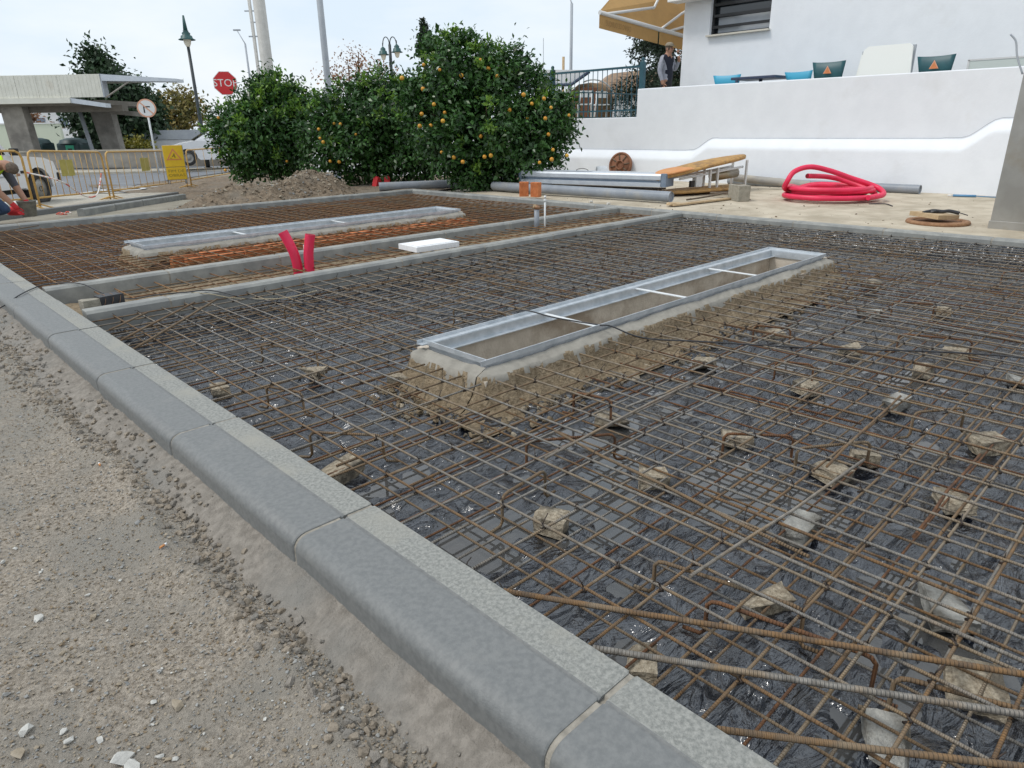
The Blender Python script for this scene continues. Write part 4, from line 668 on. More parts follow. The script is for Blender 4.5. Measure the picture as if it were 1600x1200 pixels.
# railing
ra = thing('railing', (13.26, 11.6, 1.25), 0, 'dark teal iron railing on the low terrace wall', 'railing'); y0, y1 = 9.62, 15.6
for z, hh in ((2.27, .045), (1.40, .03)): MB().box((13.26, (y0 + y1) / 2, z), (.04, y1 - y0, hh)).build('rail', 'paint_green', ra, True)
for y in (9.62, 12.25, 14.9): MB().box((13.26, y, 1.80), (.10, .10, 1.1), bev=.006).build('post', 'paint_green', ra, True); MB().lathe([(0, .1), (.03, .085), (.045, .05), (.03, .02), (.05, .01), (.05, 0)], (13.26, y, 2.35), 12).build('finial', 'paint_green', ra, True)
bar0 = MB().tube([(0, 0, 1.26), (0, 0, 2.25)], .0095, 6); bal0 = MB().lathe([(0, .035), (.024, .02), (.028, 0), (.024, -.02), (0, -.035)], (0, 0, 1.82), 8)
m1 = bar0.mesh('baluster', 'paint_green'); m2 = MB().tube([(0, 0, 1.26), (0, 0, 2.25)], .0095, 6); m2.v += []; m2.lathe([(0, .035), (.024, .02), (.028, 0), (.024, -.02), (0, -.035)], (0, 0, 1.82), 8); m2 = m2.mesh('baluster', 'paint_green')
k = 0; y = y0 + .135
while y < y1: o = bpy.data.objects.new('baluster', m2 if k % 2 else m1); C.objects.link(o); o.parent = ra; o.matrix_parent_inverse = Matrix.Translation(ra.location).inverted(); o.location = (13.26, y, 0); k += 1; y += .1375
# second railing across the terrace
rb = thing('railing', (16, 13.5, 1.1), 0, 'lower teal railing further back across the terrace', 'railing')
for z in (1.95, 1.3): MB().box((18.0, 13.4, z), (5.5, .03, .03)).build('rail', 'paint_green', rb, True)
for k in range(26): o = MB().box((15.4 + k * .2, 13.4, 1.6), (.018, .018, .68)).build('baluster', 'paint_green', rb, True)
# chairs and tables behind the wall
def chair(x, y, rz, mat, label, logo, hgt=.86):
    r = thing('chair', (x, y, 1.1), rz, label, 'chair'); MB().box((0, 0, .44), (.42, .42, .03), bev=.01).build('seat', mat, r)
    V = []; F = []; n = 8
    for j, z in enumerate((.60, .72, hgt)):
        hw = .19 + .055 * j
        for i in range(n + 1): t = i / n * 2 - 1; V.append((-.20 - .05 * (j) - .03 * (1 - t * t) + .012 * 0, t * hw, z + (.018 * abs(t) ** 2 if j == 2 else 0)))
    for j in range(2):
        for i in range(n): F.append((j * (n + 1) + i, j * (n + 1) + i + 1, (j + 1) * (n + 1) + i + 1, (j + 1) * (n + 1) + i))
    o = MB().add(V, F, 0, True).build('backrest', mat, r); md = o.modifiers.new('s', 'SOLIDIFY'); md.thickness = .018
    for sx in (-1, 1):
        for sy in (-1, 1): MB().tube([(sx * .17, sy * .17, .43), (sx * .21, sy * .2, 0)], .012, 6).build('leg', 'alu', r)
        MB().tube([(-.18, sx * .17, .43), (-.2, sx * .175, .62)], .012, 6).build('back_stay', 'alu', r)
    if logo:
        def tri(s, off, mt, nm): MB().prism([(-.075 * s, -.05 * s), (.075 * s, -.05 * s), (0, .085 * s)], lambda a, b, t: (-.325 - .15 * b - t - off, a, hgt - .14 + b), 0, .004).build(nm, mt, r)
        tri(1, .004, 'sign_salmon', 'logo_triangle'); tri(.68, .009, 'sign_orange', 'logo_centre'); MB().box((-.335, 0, hgt - .181), (.006, .13, .012)).build('logo_band', 'sign_orange', r)
def on(px, py, X):
    d_ = cam_fwd + cam_right * ((px - 800) / FPX) + cam_up * ((600 - py) / FPX); t = X / d_.x; return Vector((0, 0, CAM_H)) + t * d_
q = on(1295, 100, 14.0); chair(q.x + .25, q.y, R_(4), 'chair_green', 'dark green chair with orange triangle logo left of the white table tops', True, 1.02); q = on(1466, 92, 14.0); chair(q.x + .25, q.y, R_(-4), 'chair_green', 'dark green chair with orange triangle logo right of the white table tops', True, .99)
q = on(1134, 120, 14.3); chair(q.x + .25, q.y, R_(10), 'chair_cyan', 'bright blue chair at the left end of the dark table', False, .93); q = on(1252, 115, 14.2); chair(q.x + .25, q.y, R_(-8), 'chair_cyan', 'bright blue chair between the dark table and green chair', False, .90)
q = on(1185, 123, 14.1); r = thing('cafe_table', (q.x + .1, q.y, 1.1), 0, 'dark blue cafe table top peeping over the wall', 'table'); MB().box((0, 0, .84), (.7, .95, .05), bev=.01).build('table_top', 'table_navy', r); MB().tube([(0, 0, 0), (0, 0, .82)], .035, 10).build('stem', 'table_navy', r); MB().box((0, 0, .02), (.45, .45, .03), bev=.01).build('foot', 'table_navy', r); MB().box((-.36, .33, .80), (.03, .05, .07)).build('clip', 'table_navy', r)
r = thing('table_tops', (14.0, 5.0, 1.1), 0, 'stack of white square table tops tilted up behind the wall', 'table tops')
for k in range(4): MB().prism([(-.50, .55), (.50, .55), (.44, 1.19), (.37, 1.24), (-.36, 1.24), (-.43, 1.19)], lambda a, b, t: (t + (b - .6) * .12, a * .92 + .03 * (k - 1.5), b - .012 * k), -.02 + .05 * k, .02 + .05 * k).build('table_top', 'table_white' if k < 3 else 'table_white', r)
MB().box((.17, -.43, .62), (.05, .05, 1.2)).build('leg', 'pole_grey', r); MB().box((.17, .40, .6), (.05, .05, 1.15)).build('leg', 'pole_grey', r)
r = thing('glass_screen', (14.0, 3.1, 1.1), 0, 'low frosted glass screen by the steel pillar', 'screen'); MB().box((0, 0, .55), (.02, 1.1, .68)).build('pane', 'glass_pane', r); MB().box((0, 0, .9), (.035, 1.12, .025)).build('top_rail', 'alu', r); MB().box((0, .55, .45), (.035, .03, .9)).build('upright', 'alu', r)

# ================================================================== PEOPLE
def figure(name, J, bones, mats, matfn, parent):
    ids = list(J); me = bpy.data.meshes.new(name); me.from_pydata([J[k][:3] for k in ids], [(ids.index(a), ids.index(b_)) for a, b_ in bones], []); o = bpy.data.objects.new(name, me); C.objects.link(o)
    o.modifiers.new('skin', 'SKIN'); o.modifiers.new('sub', 'SUBSURF').levels = 2; o.modifiers['sub'].render_levels = 2
    for i, k in enumerate(ids): v = me.skin_vertices[0].data[i]; r_ = J[k][3]; v.radius = r_ if isinstance(r_, tuple) else (r_, r_); v.use_root = (k == 'pelvis')
    dg = bpy.context.evaluated_depsgraph_get(); m2_ = bpy.data.meshes.new_from_object(o.evaluated_get(dg)); bpy.data.objects.remove(o)
    for mt in mats: m2_.materials.append(MATS[mt])
    seg = [(np.array(J[a][:3]), np.array(J[b_][:3]), b_) for a, b_ in bones]
    for p_ in m2_.polygons:
        c = np.array(p_.center); best = None
        for a, b_, nm in seg:
            t = np.clip(np.dot(c - a, b_ - a) / max(np.dot(b_ - a, b_ - a), 1e-9), 0, 1); dd_ = np.linalg.norm(c - a - t * (b_ - a))
            if best is None or dd_ < best[0]: best = (dd_, nm, t)
        p_.material_index = matfn(best[1], best[2], c); p_.use_smooth = True
    m2_.name = name; return obj(name, m2_, parent)
HB = [('pelvis', 'waist'), ('waist', 'chest'), ('chest', 'neck'), ('neck', 'head'), ('head', 'crown'), ('chest', 'lsh'), ('lsh', 'lel'), ('lel', 'lwr'), ('lwr', 'lhand'), ('chest', 'rsh'), ('rsh', 'rel'), ('rel', 'rwr'), ('rwr', 'rhand'), ('pelvis', 'lhip'), ('lhip', 'lkn'), ('lkn', 'lan'), ('lan', 'lto'), ('pelvis', 'rhip'), ('rhip', 'rkn'), ('rkn', 'ran'), ('ran', 'rto')]
def fingers(parent, wrist, dirv, side, mat, curl=.4):
    d_ = Vector(dirv).normalized(); s = Vector(side).normalized(); n_ = d_.cross(s)
    for k, (o_, l_) in enumerate([(-.028, .06), (-.01, .072), (.009, .068), (.026, .055)]):
        b0_ = Vector(wrist) + d_ * .075 + s * o_; MB().tube([b0_, b0_ + d_ * l_ * .5, b0_ + d_ * l_ * .85 + n_ * l_ * curl], [.009, .0085, .0065], 6).build('finger', mat, parent)
    b0_ = Vector(wrist) + d_ * .03 + s * .035; MB().tube([b0_, b0_ + s * .03 + d_ * .03, b0_ + s * .035 + d_ * .06], [.011, .0095, .0075], 6).build('thumb', mat, parent)
# man on the terrace (facing the site to the right of the picture, hand at his mouth)
mq = at(1040, 135, 15.6); man = thing('person', (mq.x, mq.y, 1.1), R_(-88), 'man in flat cap, dark vest and grey sleeves standing on the terrace', 'person')
J = dict(pelvis=(0, 0, .90, (.15, .12)), waist=(0, 0, 1.05, (.155, .12)), chest=(.0, 0, 1.28, (.175, .125)), neck=(.02, 0, 1.46, .06), head=(.05, 0, 1.555, (.072, .085)), crown=(.05, 0, 1.64, (.065, .075)), lsh=(0, .19, 1.38, .07), lel=(.06, .26, 1.14, .052), lwr=(.23, .13, 1.33, .036), lhand=(.25, .07, 1.42, .036), rsh=(0, -.19, 1.38, .07), rel=(-.03, -.25, 1.12, .052), rwr=(.05, -.235, .90, .036), rhand=(.08, -.225, .82, .038), lhip=(0, .09, .84, .095), lkn=(.02, .10, .47, .065), lan=(0, .10, .09, .045), lto=(.15, .12, .04, .04), rhip=(0, -.09, .84, .095), rkn=(.02, -.10, .47, .065), ran=(0, -.10, .09, .045), rto=(.15, -.12, .04, .04))
def manmat(nm, t, c):
    if nm in ('head', 'crown', 'lhand', 'rhand'): return 0
    if nm == 'neck': return 0 if t > .7 else 1
    if nm in ('waist', 'chest', 'lsh', 'rsh'): return 1 if abs(c[1]) < .17 and c[2] > .92 else (2 if c[2] > 1 else 3)
    if nm in ('lel', 'rel', 'lwr', 'rwr'): return 2 if not (nm in ('lwr', 'rwr') and t > .93) else 0
    if nm in ('lto', 'rto'): return 4
    return 3
bd = figure('body', J, HB, ['skin', 'vest', 'shirt_grey', 'trousers', 'boots'], manmat, man)
MB().lathe([(.0, .085), (.05, .078), (.085, .05), (.098, .015), (.094, 0), (.07, -.004)], (.04, 0, 1.625), 18).build('flat_cap', 'cap', man); MB().prism([(.06, -.075), (.14, -.06), (.165, 0), (.14, .06), (.06, .075)], lambda a, b_, t: (a + .03, b_, 1.628 + t - (a - .06) * .2), 0, .012).build('cap_peak', 'cap', man)
MB().box((.139, 0, 1.555), (.03, .025, .045), rot=(0, .3, 0), bev=.008).build('nose', 'skin', man); MB().box((.124, 0, 1.508), (.02, .05, .012), bev=.004).build('mouth', 'red_cloth' if 0 else 'skin', man)
for s in (-1, 1): MB().box((.118, s * .032, 1.583), (.012, .024, .012), bev=.003).build('eye', 'plastic_black', man); MB().box((.04, s * .085, 1.56), (.035, .02, .055), bev=.007).build('ear', 'skin', man)
MB().lathe([(.074, .05), (.082, .02), (.078, -.03), (.06, -.05)], (.03, 0, 1.585), 16).build('hair', 'hair', man)
fingers(man, (.25, .08, 1.41), (.0, -.45, .7), (1, 0, .1), 'skin'); fingers(man, (.07, -.23, .86), (.25, .05, -1), (.9, .2, .2), 'skin')
# kneeling worker at the left edge
wq = g2(-1, 341, .10); wk = thing('person', (wq.x, wq.y, wq.z), R_(-40), 'kneeling worker in yellow high visibility vest and jeans by the bucket', 'person')
J = dict(pelvis=(-.28, 0, .40, (.17, .14)), waist=(-.14, 0, .55, (.165, .13)), chest=(.07, 0, .72, (.18, .14)), neck=(.22, 0, .76, .07), head=(.31, 0, .72, (.085, .09)), crown=(.37, 0, .66, (.078, .08)), lsh=(.12, .2, .70, .075), lel=(.2, .24, .42, .055), lwr=(.33, .17, .22, .04), lhand=(.38, .14, .13, .04), rsh=(.12, -.2, .70, .075), rel=(.2, -.24, .42, .055), rwr=(.33, -.17, .22, .04), rhand=(.38, -.14, .13, .04), lhip=(-.26, .11, .36, .105), lkn=(.06, .16, .09, .08), lan=(-.38, .16, .07, .055), lto=(-.48, .16, .03, .045), rhip=(-.26, -.11, .36, .105), rkn=(.10, -.16, .09, .08), ran=(-.36, -.16, .07, .055), rto=(-.46, -.16, .03, .045))
def wkmat(nm, t, c):
    if nm in ('head', 'crown'): return 0
    if nm == 'neck': return 2 if t < .5 else 0
    if nm in ('waist', 'chest', 'lsh', 'rsh'): return 2 if (nm in ('waist', 'chest') and t > .15 and abs(c[1]) < .15) or (nm in ('lsh', 'rsh') and t < .8) else 1
    if nm in ('lel', 'rel'): return 1
    if nm in ('lwr', 'rwr'): return 0
    if nm in ('lhand', 'rhand'): return 3
    if nm in ('lto', 'rto'): return 4
    return 5
figure('body', J, HB, ['skin', 'shirt_dark', 'hivis', 'red_cloth', 'boots', 'jeans'], wkmat, wk)
MB().lathe([(0, .06), (.05, .055), (.085, .02), (.092, -.02), (.085, -.05)], (.36, 0, .70), 18, rot=(0, .85, 0)).build('hair', 'hair', wk)
MB().box((.425, 0, .60), (.03, .03, .04), bev=.008).build('nose', 'skin', wk)
for s in (-1, 1): MB().box((.31, s * .09, .70), (.035, .02, .055), bev=.007).build('ear', 'skin', wk); fingers(wk, (.36, s * .15, .17), (.25, -s * .1, -.6), (.2, -s, .1), 'red_cloth'); MB().tube([(-.2, s * .12, .63), (.0, s * .14, .80), (.16, s * .12, .84), (.2, s * .1, .70)], .03, 8).build('vest_band', 'hivis', wk)
# bucket, gloves, bag, tape scraps by the worker
q = g2(47, 338, .10); r = thing('bucket', q, 0, 'grey cement stained bucket on the pavement beside the worker', 'bucket'); r.scale = (.8, .8, .72); MB().lathe([(0, .0), (.115, 0), (.15, .30), (.158, .30), (.158, .315), (.145, .315), (.11, .02), (0, .02)], (0, 0, 0), 28).build('pail', 'bucket', r); MB().tube([(.155 * math.cos(a), .155 * math.sin(a) * .98, .30 - .06 * math.sin(a)) for a in np.linspace(.1, 3.0, 12)], .004, 6).build('handle', 'pole_grey', r)
q = g2(27, 336, .10); v, f = hull(40, (.42, .24, .2), 700); r = thing('red_bag', q, .3, 'red cloth bag on the pavement between worker and bucket', 'bag'); r.scale = (.75, .75, .75); o = obj('cloth', npmesh('cloth', v, f, ['red_cloth'], None, True), r); o.location = (0, 0, .08); v, f = hull(20, (.16, .12, .08), 701); o = obj('black_cuff', npmesh('black_cuff', v, f, ['plastic_black'], None, False), r); o.location = (.2, -.1, .04)
q = g2(28, 324, .10); r = thing('white_sack', q, .2, 'white sack lying behind the red bag', 'sack'); v, f = hull(40, (.55, .35, .16), 702); o = obj('sack', npmesh('sack', v, f, ['bag_white'], None, True), r); o.location = (0, 0, .07); v, f = hull(20, (.14, .2, .08), 703); o = obj('tied_end', npmesh('tied_end', v, f, ['bag_white'], None, True), r); o.location = (.3, 0, .07)
q = g2(99, 337, .02); r = thing('tape_scrap', q, 0, 'crumpled pink and white tape scrap in the trench', 'tape'); r.scale = (.6, .6, .6); MB().tube(spline([(-.15, 0, .05), (-.05, .06, .08), (.03, -.03, .05), (.12, .05, .09), (.2, -.02, .05)], 5), .018, 6).build('tape', 'tape_red', r); MB().tube(spline([(-.1, .05, .03), (.0, .0, .03), (.1, .02, .02)], 5), .015, 6).build('tape_tail', 'tape_red', r)

# ================================================================== BARRIERS, SIGNS, VEHICLES
def barrier(p0, p1, label, plate, Hh=.98):
    p0, p1 = Vector(p0), Vector(p1); d_ = p1 - p0; Lh = Vector((d_.x, d_.y, 0)).length; sl = d_.z / Lh; r = thing('crowd_barrier', p0, math.atan2(d_.y, d_.x), label, 'barrier', 'yellow crowd barriers'); q = .12
    loop = [(.03, 0, 0), (.03, 0, Hh - q), (.03 + q * .3, 0, Hh - q * .3), (.03 + q, 0, Hh), (Lh - .03 - q, 0, Hh), (Lh - .03 - q * .3, 0, Hh - q * .3), (Lh - .03, 0, Hh - q), (Lh - .03, 0, 0)]; f_ = lambda p_: (p_[0], p_[1], p_[2] + p_[0] * sl)
    MB().tube([f_(p_) for p_ in loop], .019, 8).build('outer_frame', 'barrier', r); MB().tube([f_((.03, 0, .18)), f_((Lh - .03, 0, .18))], .016, 8).build('bottom_rail', 'barrier', r)
    nb = 12
    for k in range(1, nb): x = .03 + (Lh - .06) * k / nb; MB().tube([f_((x, 0, .18)), f_((x, 0, Hh))], .0065, 5).build('upright', 'barrier', r)
    for x in (.05, Lh - .05): MB().tube([f_((x, -.22, .0)), f_((x, 0, .07)), f_((x, .22, .0))], .014, 6).build('foot', 'barrier', r)
    if plate:
        for s in (0, 1): MB().box(f_((Lh * .40 + s * .24, -.015, .68)), (.22, .006, .3)).build('plate', 'barrier_plate', r)
B = [g2(-150, 347, .1), g2(56, 326, .09), g2(62, 325.5, .09), g2(174, 312, .08), g2(178, 311.5, .08), g2(294, 293, .03), g2(299, 292, .03), g2(420, 268, .03)]
barrier(B[0], B[1], 'yellow barrier at the left edge beside the kneeling worker', False); barrier(B[2], B[3], 'yellow barrier with twin plates in front of the pickup nose', True); barrier(B[4], B[5], 'yellow barrier with twin plates left of the works board', True); barrier(B[6], B[7], 'yellow barrier running from the works board into the tree', False)
q0, q1 = B[2] + Vector((.3, -.1, .55)), B[3] + Vector((-.1, -.05, .45)); link(MB().tube(spline([B[1] + Vector((0, 0, .62)), q0 + Vector((.1, 0, -.1)), (q0 + q1) / 2 + Vector((0, 0, -.35)), (q0 + q1) / 2 + Vector((.3, .25, -.36)), q1 + Vector((0, 0, .1))], 8), .014, 5).build('warning_tape', 'tape_red'), 'sagging red and white warning tape on the barriers', 'tape')
def facing(p): return math.atan2(-p.y, -p.x)      # local +X looks at the camera position
q = at(278, 281, 17.2); r = thing('works_board', q, facing(q) + .12, 'yellow warning board with works triangle and black lettering', 'sign')
Hb, Wb = .98, .42; r.scale = (1, 1.08, .82)
MB().box((0, 0, .69), (.025, Wb, .62), bev=.01).build('upper_panel', 'board_yellow', r); MB().box((0, 0, .19), (.025, Wb, .36), bev=.01).build('lower_panel', 'board_yellow', r); MB().box((-.02, 0, .5), (.012, Wb + .03, 1.0), bev=.004).build('back_frame', 'pole_grey', r)
cz_ = .70
def ftri(s, x): return [(-.165 * s, -.12 * s), (.165 * s, -.12 * s), (0, .22 * s)]
MB().prism(ftri(1, 0), lambda a, b_, t: (.0135 + t, a, cz_ + b_), 0, .003).build('triangle_rim', 'sign_orange', r); MB().prism(ftri(.72, 0), lambda a, b_, t: (.0175 + t, a, cz_ + b_ - .005), 0, .003).build('triangle_field', 'board_yellow', r)
mb = MB(); mb.prism([(-.035, -.07), (-.01, -.07), (.0, -.02), (.03, -.05), (.045, -.04), (.01, .02), (0, .06), (-.02, .06)], lambda a, b_, t: (.0212 + t, -a, cz_ + b_ + .01), 0, .002); mb.prism([(.04, -.075), (.09, -.075), (.065, -.045)], lambda a, b_, t: (.0212 + t, -a, cz_ + b_), 0, .002); mb.build('digger_mark', 'ink', r)
mb = MB(); text_mb(mb, 'FIM DE', .115, lambda a, b_, t: (.0145, a, .255 + b_)); text_mb(mb, 'OBRAS', .115, lambda a, b_, t: (.0145, a, .135 + b_)); mb.build('lettering', 'ink', r)
for s in (-1, 1): MB().tube([(-.03, s * .17, .5), (-.25, s * .19, -.12)], .012, 6).build('stand_leg', 'pole_grey', r); MB().tube([(-.02, s * .17, .05), (-.01, s * .18, -.12)], .012, 6).build('stand_leg', 'pole_grey', r)
def post_sign(name, px, py, d_, rad, label, kind):
    c = at(px, py, d_); z0 = float(zt(c.y)) + .05; r = thing(name, (c.x, c.y, z0), facing(c), label, 'sign'); h_ = c.z - z0
    MB().tube([(-.04, 0, 0), (-.04, 0, h_ + rad * .6)], .035, 10).build('post', 'white_steel', r); n = 8 if kind == 'stop' else 40; off = math.pi / 8 if kind == 'stop' else 0
    P_ = lambda s: [(rad * s * math.cos(off + 2 * math.pi * k / n), rad * s * math.sin(off + 2 * math.pi * k / n)) for k in range(n)]
    pl = lambda s, x, mt, nm: MB().prism(P_(s), lambda a, b_, t: (x + t, a, h_ + b_), 0, .006).build(nm, mt, r)
    if kind == 'stop':
        pl(1, 0, 'sign_white', 'plate'); pl(.95, .008, 'sign_red', 'face'); mb = MB(); text_mb(mb, 'STOP', rad * .82, lambda a, b_, t: (.0165, a, h_ + b_)); mb.build('lettering', 'sign_white', r)
    else:
        pl(1, 0, 'sign_salmon', 'rim'); pl(.84, .008, 'sign_white', 'face'); mk = lambda c_, dd, rot, mt, nm: MB().box((.0175, c_[0], h_ + c_[1]), (.005, *dd), rot=(rot, 0, 0)).build(nm, mt, r)
        mk((rad * .02, rad * .15), (rad * .7, rad * .13), 0, 'sign_black', 'arrow_bar'); mk((-rad * .28, -rad * .2), (rad * .13, rad * .6), 0, 'sign_black', 'arrow_stem'); MB().box((.022, 0, h_), (.005, rad * 1.75, rad * .13), rot=(-R_(45), 0, 0)).build('slash', 'sign_salmon', r)
post_sign('turn_sign', 229, 169, 26, .33, 'round no left turn sign on a white post', 'turn'); post_sign('stop_sign', 352, 130, 21.5, .37, 'red octagonal stop sign half hidden by the left tree', 'stop')
# pickup
def wheel(root, x, y, z, rad, wd=.2):
    w = thing('wheel', (x, y, z)); del_ = None; bpy.data.objects.remove(w); t = MB().lathe([(rad * .62, -wd / 2), (rad * .93, -wd / 2), (rad, -wd * .32), (rad, wd * .32), (rad * .93, wd / 2), (rad * .62, wd / 2), (rad * .62, -wd / 2)], (x, y, z), 32, rot=(R_(90), 0, 0)).build('wheel', 'tyre', root)
    MB().lathe([(0, -wd * .3), (rad * .25, -wd * .32), (rad * .3, -wd * .2), (rad * .55, -wd * .25), (rad * .63, -wd * .46), (rad * .63, wd * .4), (0, wd * .4)], (x, y, z), 24, rot=(R_(90) if y > 0 else R_(90), 0, 0)).build('rim', 'rim', t)
    MB().lathe([(0, -.02), (rad * .14, -.01), (rad * .16, .03)], (x, y - math.copysign(wd * .33, -y if 0 else 1), z), 12, rot=(R_(90), 0, 0)).build('hub_cap', 'plastic_black', t)
def arch_profile(pts, cx_, cz_, rr_, n=10): return pts[0] + [(cx_ + rr_ * math.cos(a), cz_ + rr_ * math.sin(a)) for a in np.linspace(math.pi, 0, n)] + pts[1]
tw = g2(72, 321, .02); tr = thing('pickup_truck', (tw.x, tw.y, tw.z), math.atan2(pd.y, pd.x), 'white pickup truck parked behind the barriers at the left edge', 'truck'); RW = .35
side = [(-4.0, .45), (-3.1, .45)] + [(-2.7 + .43 * math.cos(a), .36 + .43 * math.sin(a)) for a in np.linspace(math.pi, 0, 10)] + [(-2.2, .42), (-.5, .40)] + [(.43 * math.cos(a), .36 + .43 * math.sin(a)) for a in np.linspace(math.pi, 0, 12)] + [(.50, .42), (.62, .45), (.66, .70), (.60, .88), (.30, .97), (-.62, 1.05), (-1.6, 1.05), (-4.0, 1.02)]
MB().prism(side, lambda a, b_, t: (a, t, b_), .0, 1.62).build('body', 'car_white', tr)
cabp = [(-.60, 1.04), (-1.08, 1.52), (-1.2, 1.58), (-2.0, 1.60), (-2.15, 1.55), (-2.3, 1.04)]; MB().prism(cabp, lambda a, b_, t: (a, t, b_), .07, 1.55).build('cab', 'car_white', tr)
MB().prism([(-.78, 1.07), (-1.14, 1.47), (-1.50, 1.50), (-1.50, 1.07)], lambda a, b_, t: (a, t, b_), .055, .068).build('side_window', 'glass_dark', tr); MB().prism([(-1.56, 1.07), (-1.56, 1.50), (-2.02, 1.52), (-2.15, 1.07)], lambda a, b_, t: (a, t, b_), .055, .068).build('side_window', 'glass_dark', tr)
strip((-.62, .12, 1.07), (-.62, 1.5, 1.07), (-1.06, 1.45, 1.515), (-1.06, .17, 1.515), .012).build('windscreen', 'glass_dark', tr)
MB().box((.68, .81, .55), (.12, 1.66, .2), bev=.03).build('front_bumper', 'plastic_black', tr); MB().box((.66, .22, .76), (.06, .26, .13), bev=.02).build('headlight', 'lamp_clear', tr); MB().box((.66, 1.4, .76), (.06, .26, .13), bev=.02).build('headlight', 'lamp_clear', tr); MB().box((-.48, -.006, .72), (.14, .02, .05)).build('side_marker', 'plastic_black', tr); MB().box((-1.2, -.008, .85), (.14, .03, .03)).build('door_handle', 'plastic_black', tr)
MB().box((-1.3, -.003, .66), (1.3, .012, .03)).build('side_trim', 'pole_grey', tr); MB().box((-.72, -.09, 1.12), (.08, .16, .14), bev=.02).build('mirror', 'plastic_black', tr); MB().box((-1.8, .81, .36), (3.2, 1.3, .12)).build('chassis', 'plastic_black', tr); MB().box((0, .81, .62), (.84, 1.45, .5)).build('wheel_well', 'plastic_black', tr)
for x in (0, -2.7):
    for y in (.1, 1.52): wheel(tr, x, y, RW, RW)
# white car behind the left tree
cq = at(346, 256, 29.5); cz0 = cq.z; cr_ = thing('white_car', (cq.x, cq.y, cz0), R_(163), 'white hatchback seen nose on behind the left orange tree', 'car')
cs = [(-2.0, .3), (-1.75, .25)] + [(-1.35 + .36 * math.cos(a), .31 + .36 * math.sin(a)) for a in np.linspace(math.pi, 0, 9)] + [(-.9, .22), (.85, .22)] + [(1.3 + .36 * math.cos(a), .31 + .36 * math.sin(a)) for a in np.linspace(math.pi, 0, 9)] + [(1.75, .24), (2.02, .3), (2.08, .52), (1.98, .70), (1.55, .86), (.95, .97), (.3, 1.36), (-.2, 1.46), (-1.2, 1.44), (-1.85, 1.05), (-2.02, .8)]
MB().prism(cs, lambda a, b_, t: (a, t * (1 if b_ < 1 else .84), b_), -.86, .86).build('body', 'car_white', cr_)
strip((1.0, -.66, .975), (1.0, .66, .975), (.33, .6, 1.37), (.33, -.6, 1.37), .02).build('windscreen', 'glass_dark', cr_); MB().prism([(.80, 1.0), (.26, 1.32), (-1.1, 1.36), (-1.5, 1.0)], lambda a, b_, t: (a, t, b_), -.80, .80).build('side_windows', 'glass_dark', cr_)
for s in (-1, 1): MB().box((1.88, s * .62, .70), (.3, .34, .13), rot=(0, .2, s * -.35), bev=.03).build('headlight', 'lamp_clear', cr_); MB().box((2.02, s * .62, .40), (.1, .26, .14), bev=.03).build('fog_lamp', 'plastic_black', cr_)
MB().box((2.05, 0, .52), (.08, .9, .14), bev=.02).build('grille', 'plastic_black', cr_); MB().box((2.03, 0, .30), (.1, 1.3, .1), bev=.02).build('lower_grille', 'plastic_black', cr_); MB().box((2.085, 0, .42), (.03, .45, .1)).build('number_plate', 'sign_white', cr_)
for x in (-1.35, 1.3):
    for y in (-.78, .78): wheel(cr_, x, y, .31, .31)

# ================================================================== CANOPY, BINS, FAR BUILDINGS
vr = R_(-43.8)
def vthing(name, px, py, d_, label, cat, rz=0, **kw): q = at(px, py, d_); return thing(name, q, vr + rz, label, cat, **kw)
D = 30.; sc_ = D / FPX
r = vthing('canopy', 163, 152, D, 'cream clad filling station canopy on leaning concrete columns', 'canopy')   # local x right, y away, z up; origin = lower right corner of the fascia
for k in range(6): MB().box((-.46 - k * .93, 0, .47), (.92, .12, .92), bev=.01).build('fascia_panel', 'canopy_cream', r)
for k in range(34): MB().box((-.1 - k * .165, -.063, .47), (.02, .008, .9)).build('rib', 'canopy_cream', r)
MB().box((.01, .15, .47), (.10, .4, .93)).build('side_fascia', 'pole_grey', r); MB().box((-2.8, 2.4, .88), (5.5, 4.6, .08)).build('roof_slab', 'canopy_cream', r)
MB().prism([(0, .66), (0, .93), (3.25, .70), (3.25, .58)], lambda a, b_, t: (a, t, b_), -.05, .8).build('wing', 'beam_steel', r); MB().tube([(.05, 0, -.02), (1.4, 0, .72)], .035, 8).build('strut', 'conc_col', r)
MB().box((-3.6, .1, -.10), (4.3, .5, .22)).build('lower_fascia', 'canopy_cream', r); MB().prism([(-1.5, -.2), (-1.5, .0), (.05, -.25), (.05, -.42)], lambda a, b_, t: (a, t, b_), -.1, .3).build('lower_wing', 'beam_steel', r)
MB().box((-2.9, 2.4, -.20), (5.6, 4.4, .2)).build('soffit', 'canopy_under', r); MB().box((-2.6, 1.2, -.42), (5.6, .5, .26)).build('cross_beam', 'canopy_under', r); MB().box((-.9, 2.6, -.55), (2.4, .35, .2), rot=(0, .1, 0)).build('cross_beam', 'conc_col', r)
def lean(nm, x0, x1, w0, w1, y, dpt, z0, z1): MB().prism([(x0 - w0 / 2, z0), (x0 + w0 / 2, z0), (x1 + w1 / 2, z1), (x1 - w1 / 2, z1)], lambda a, b_, t: (a, t, b_), y, y + dpt).build(nm, 'conc_col', r)
lean('column', -4.4, -4.55, 1.05, .98, .5, .5, -3.9, -.28); lean('column', -1.75, -2.1, .75, 1.0, 3.2, .5, -4.1, -.3); MB().tube([(-2.3, 2.6, -4.0), (-2.75, 2.6, -.3)], .09, 10).build('drainpipe', 'pole_grey', r)
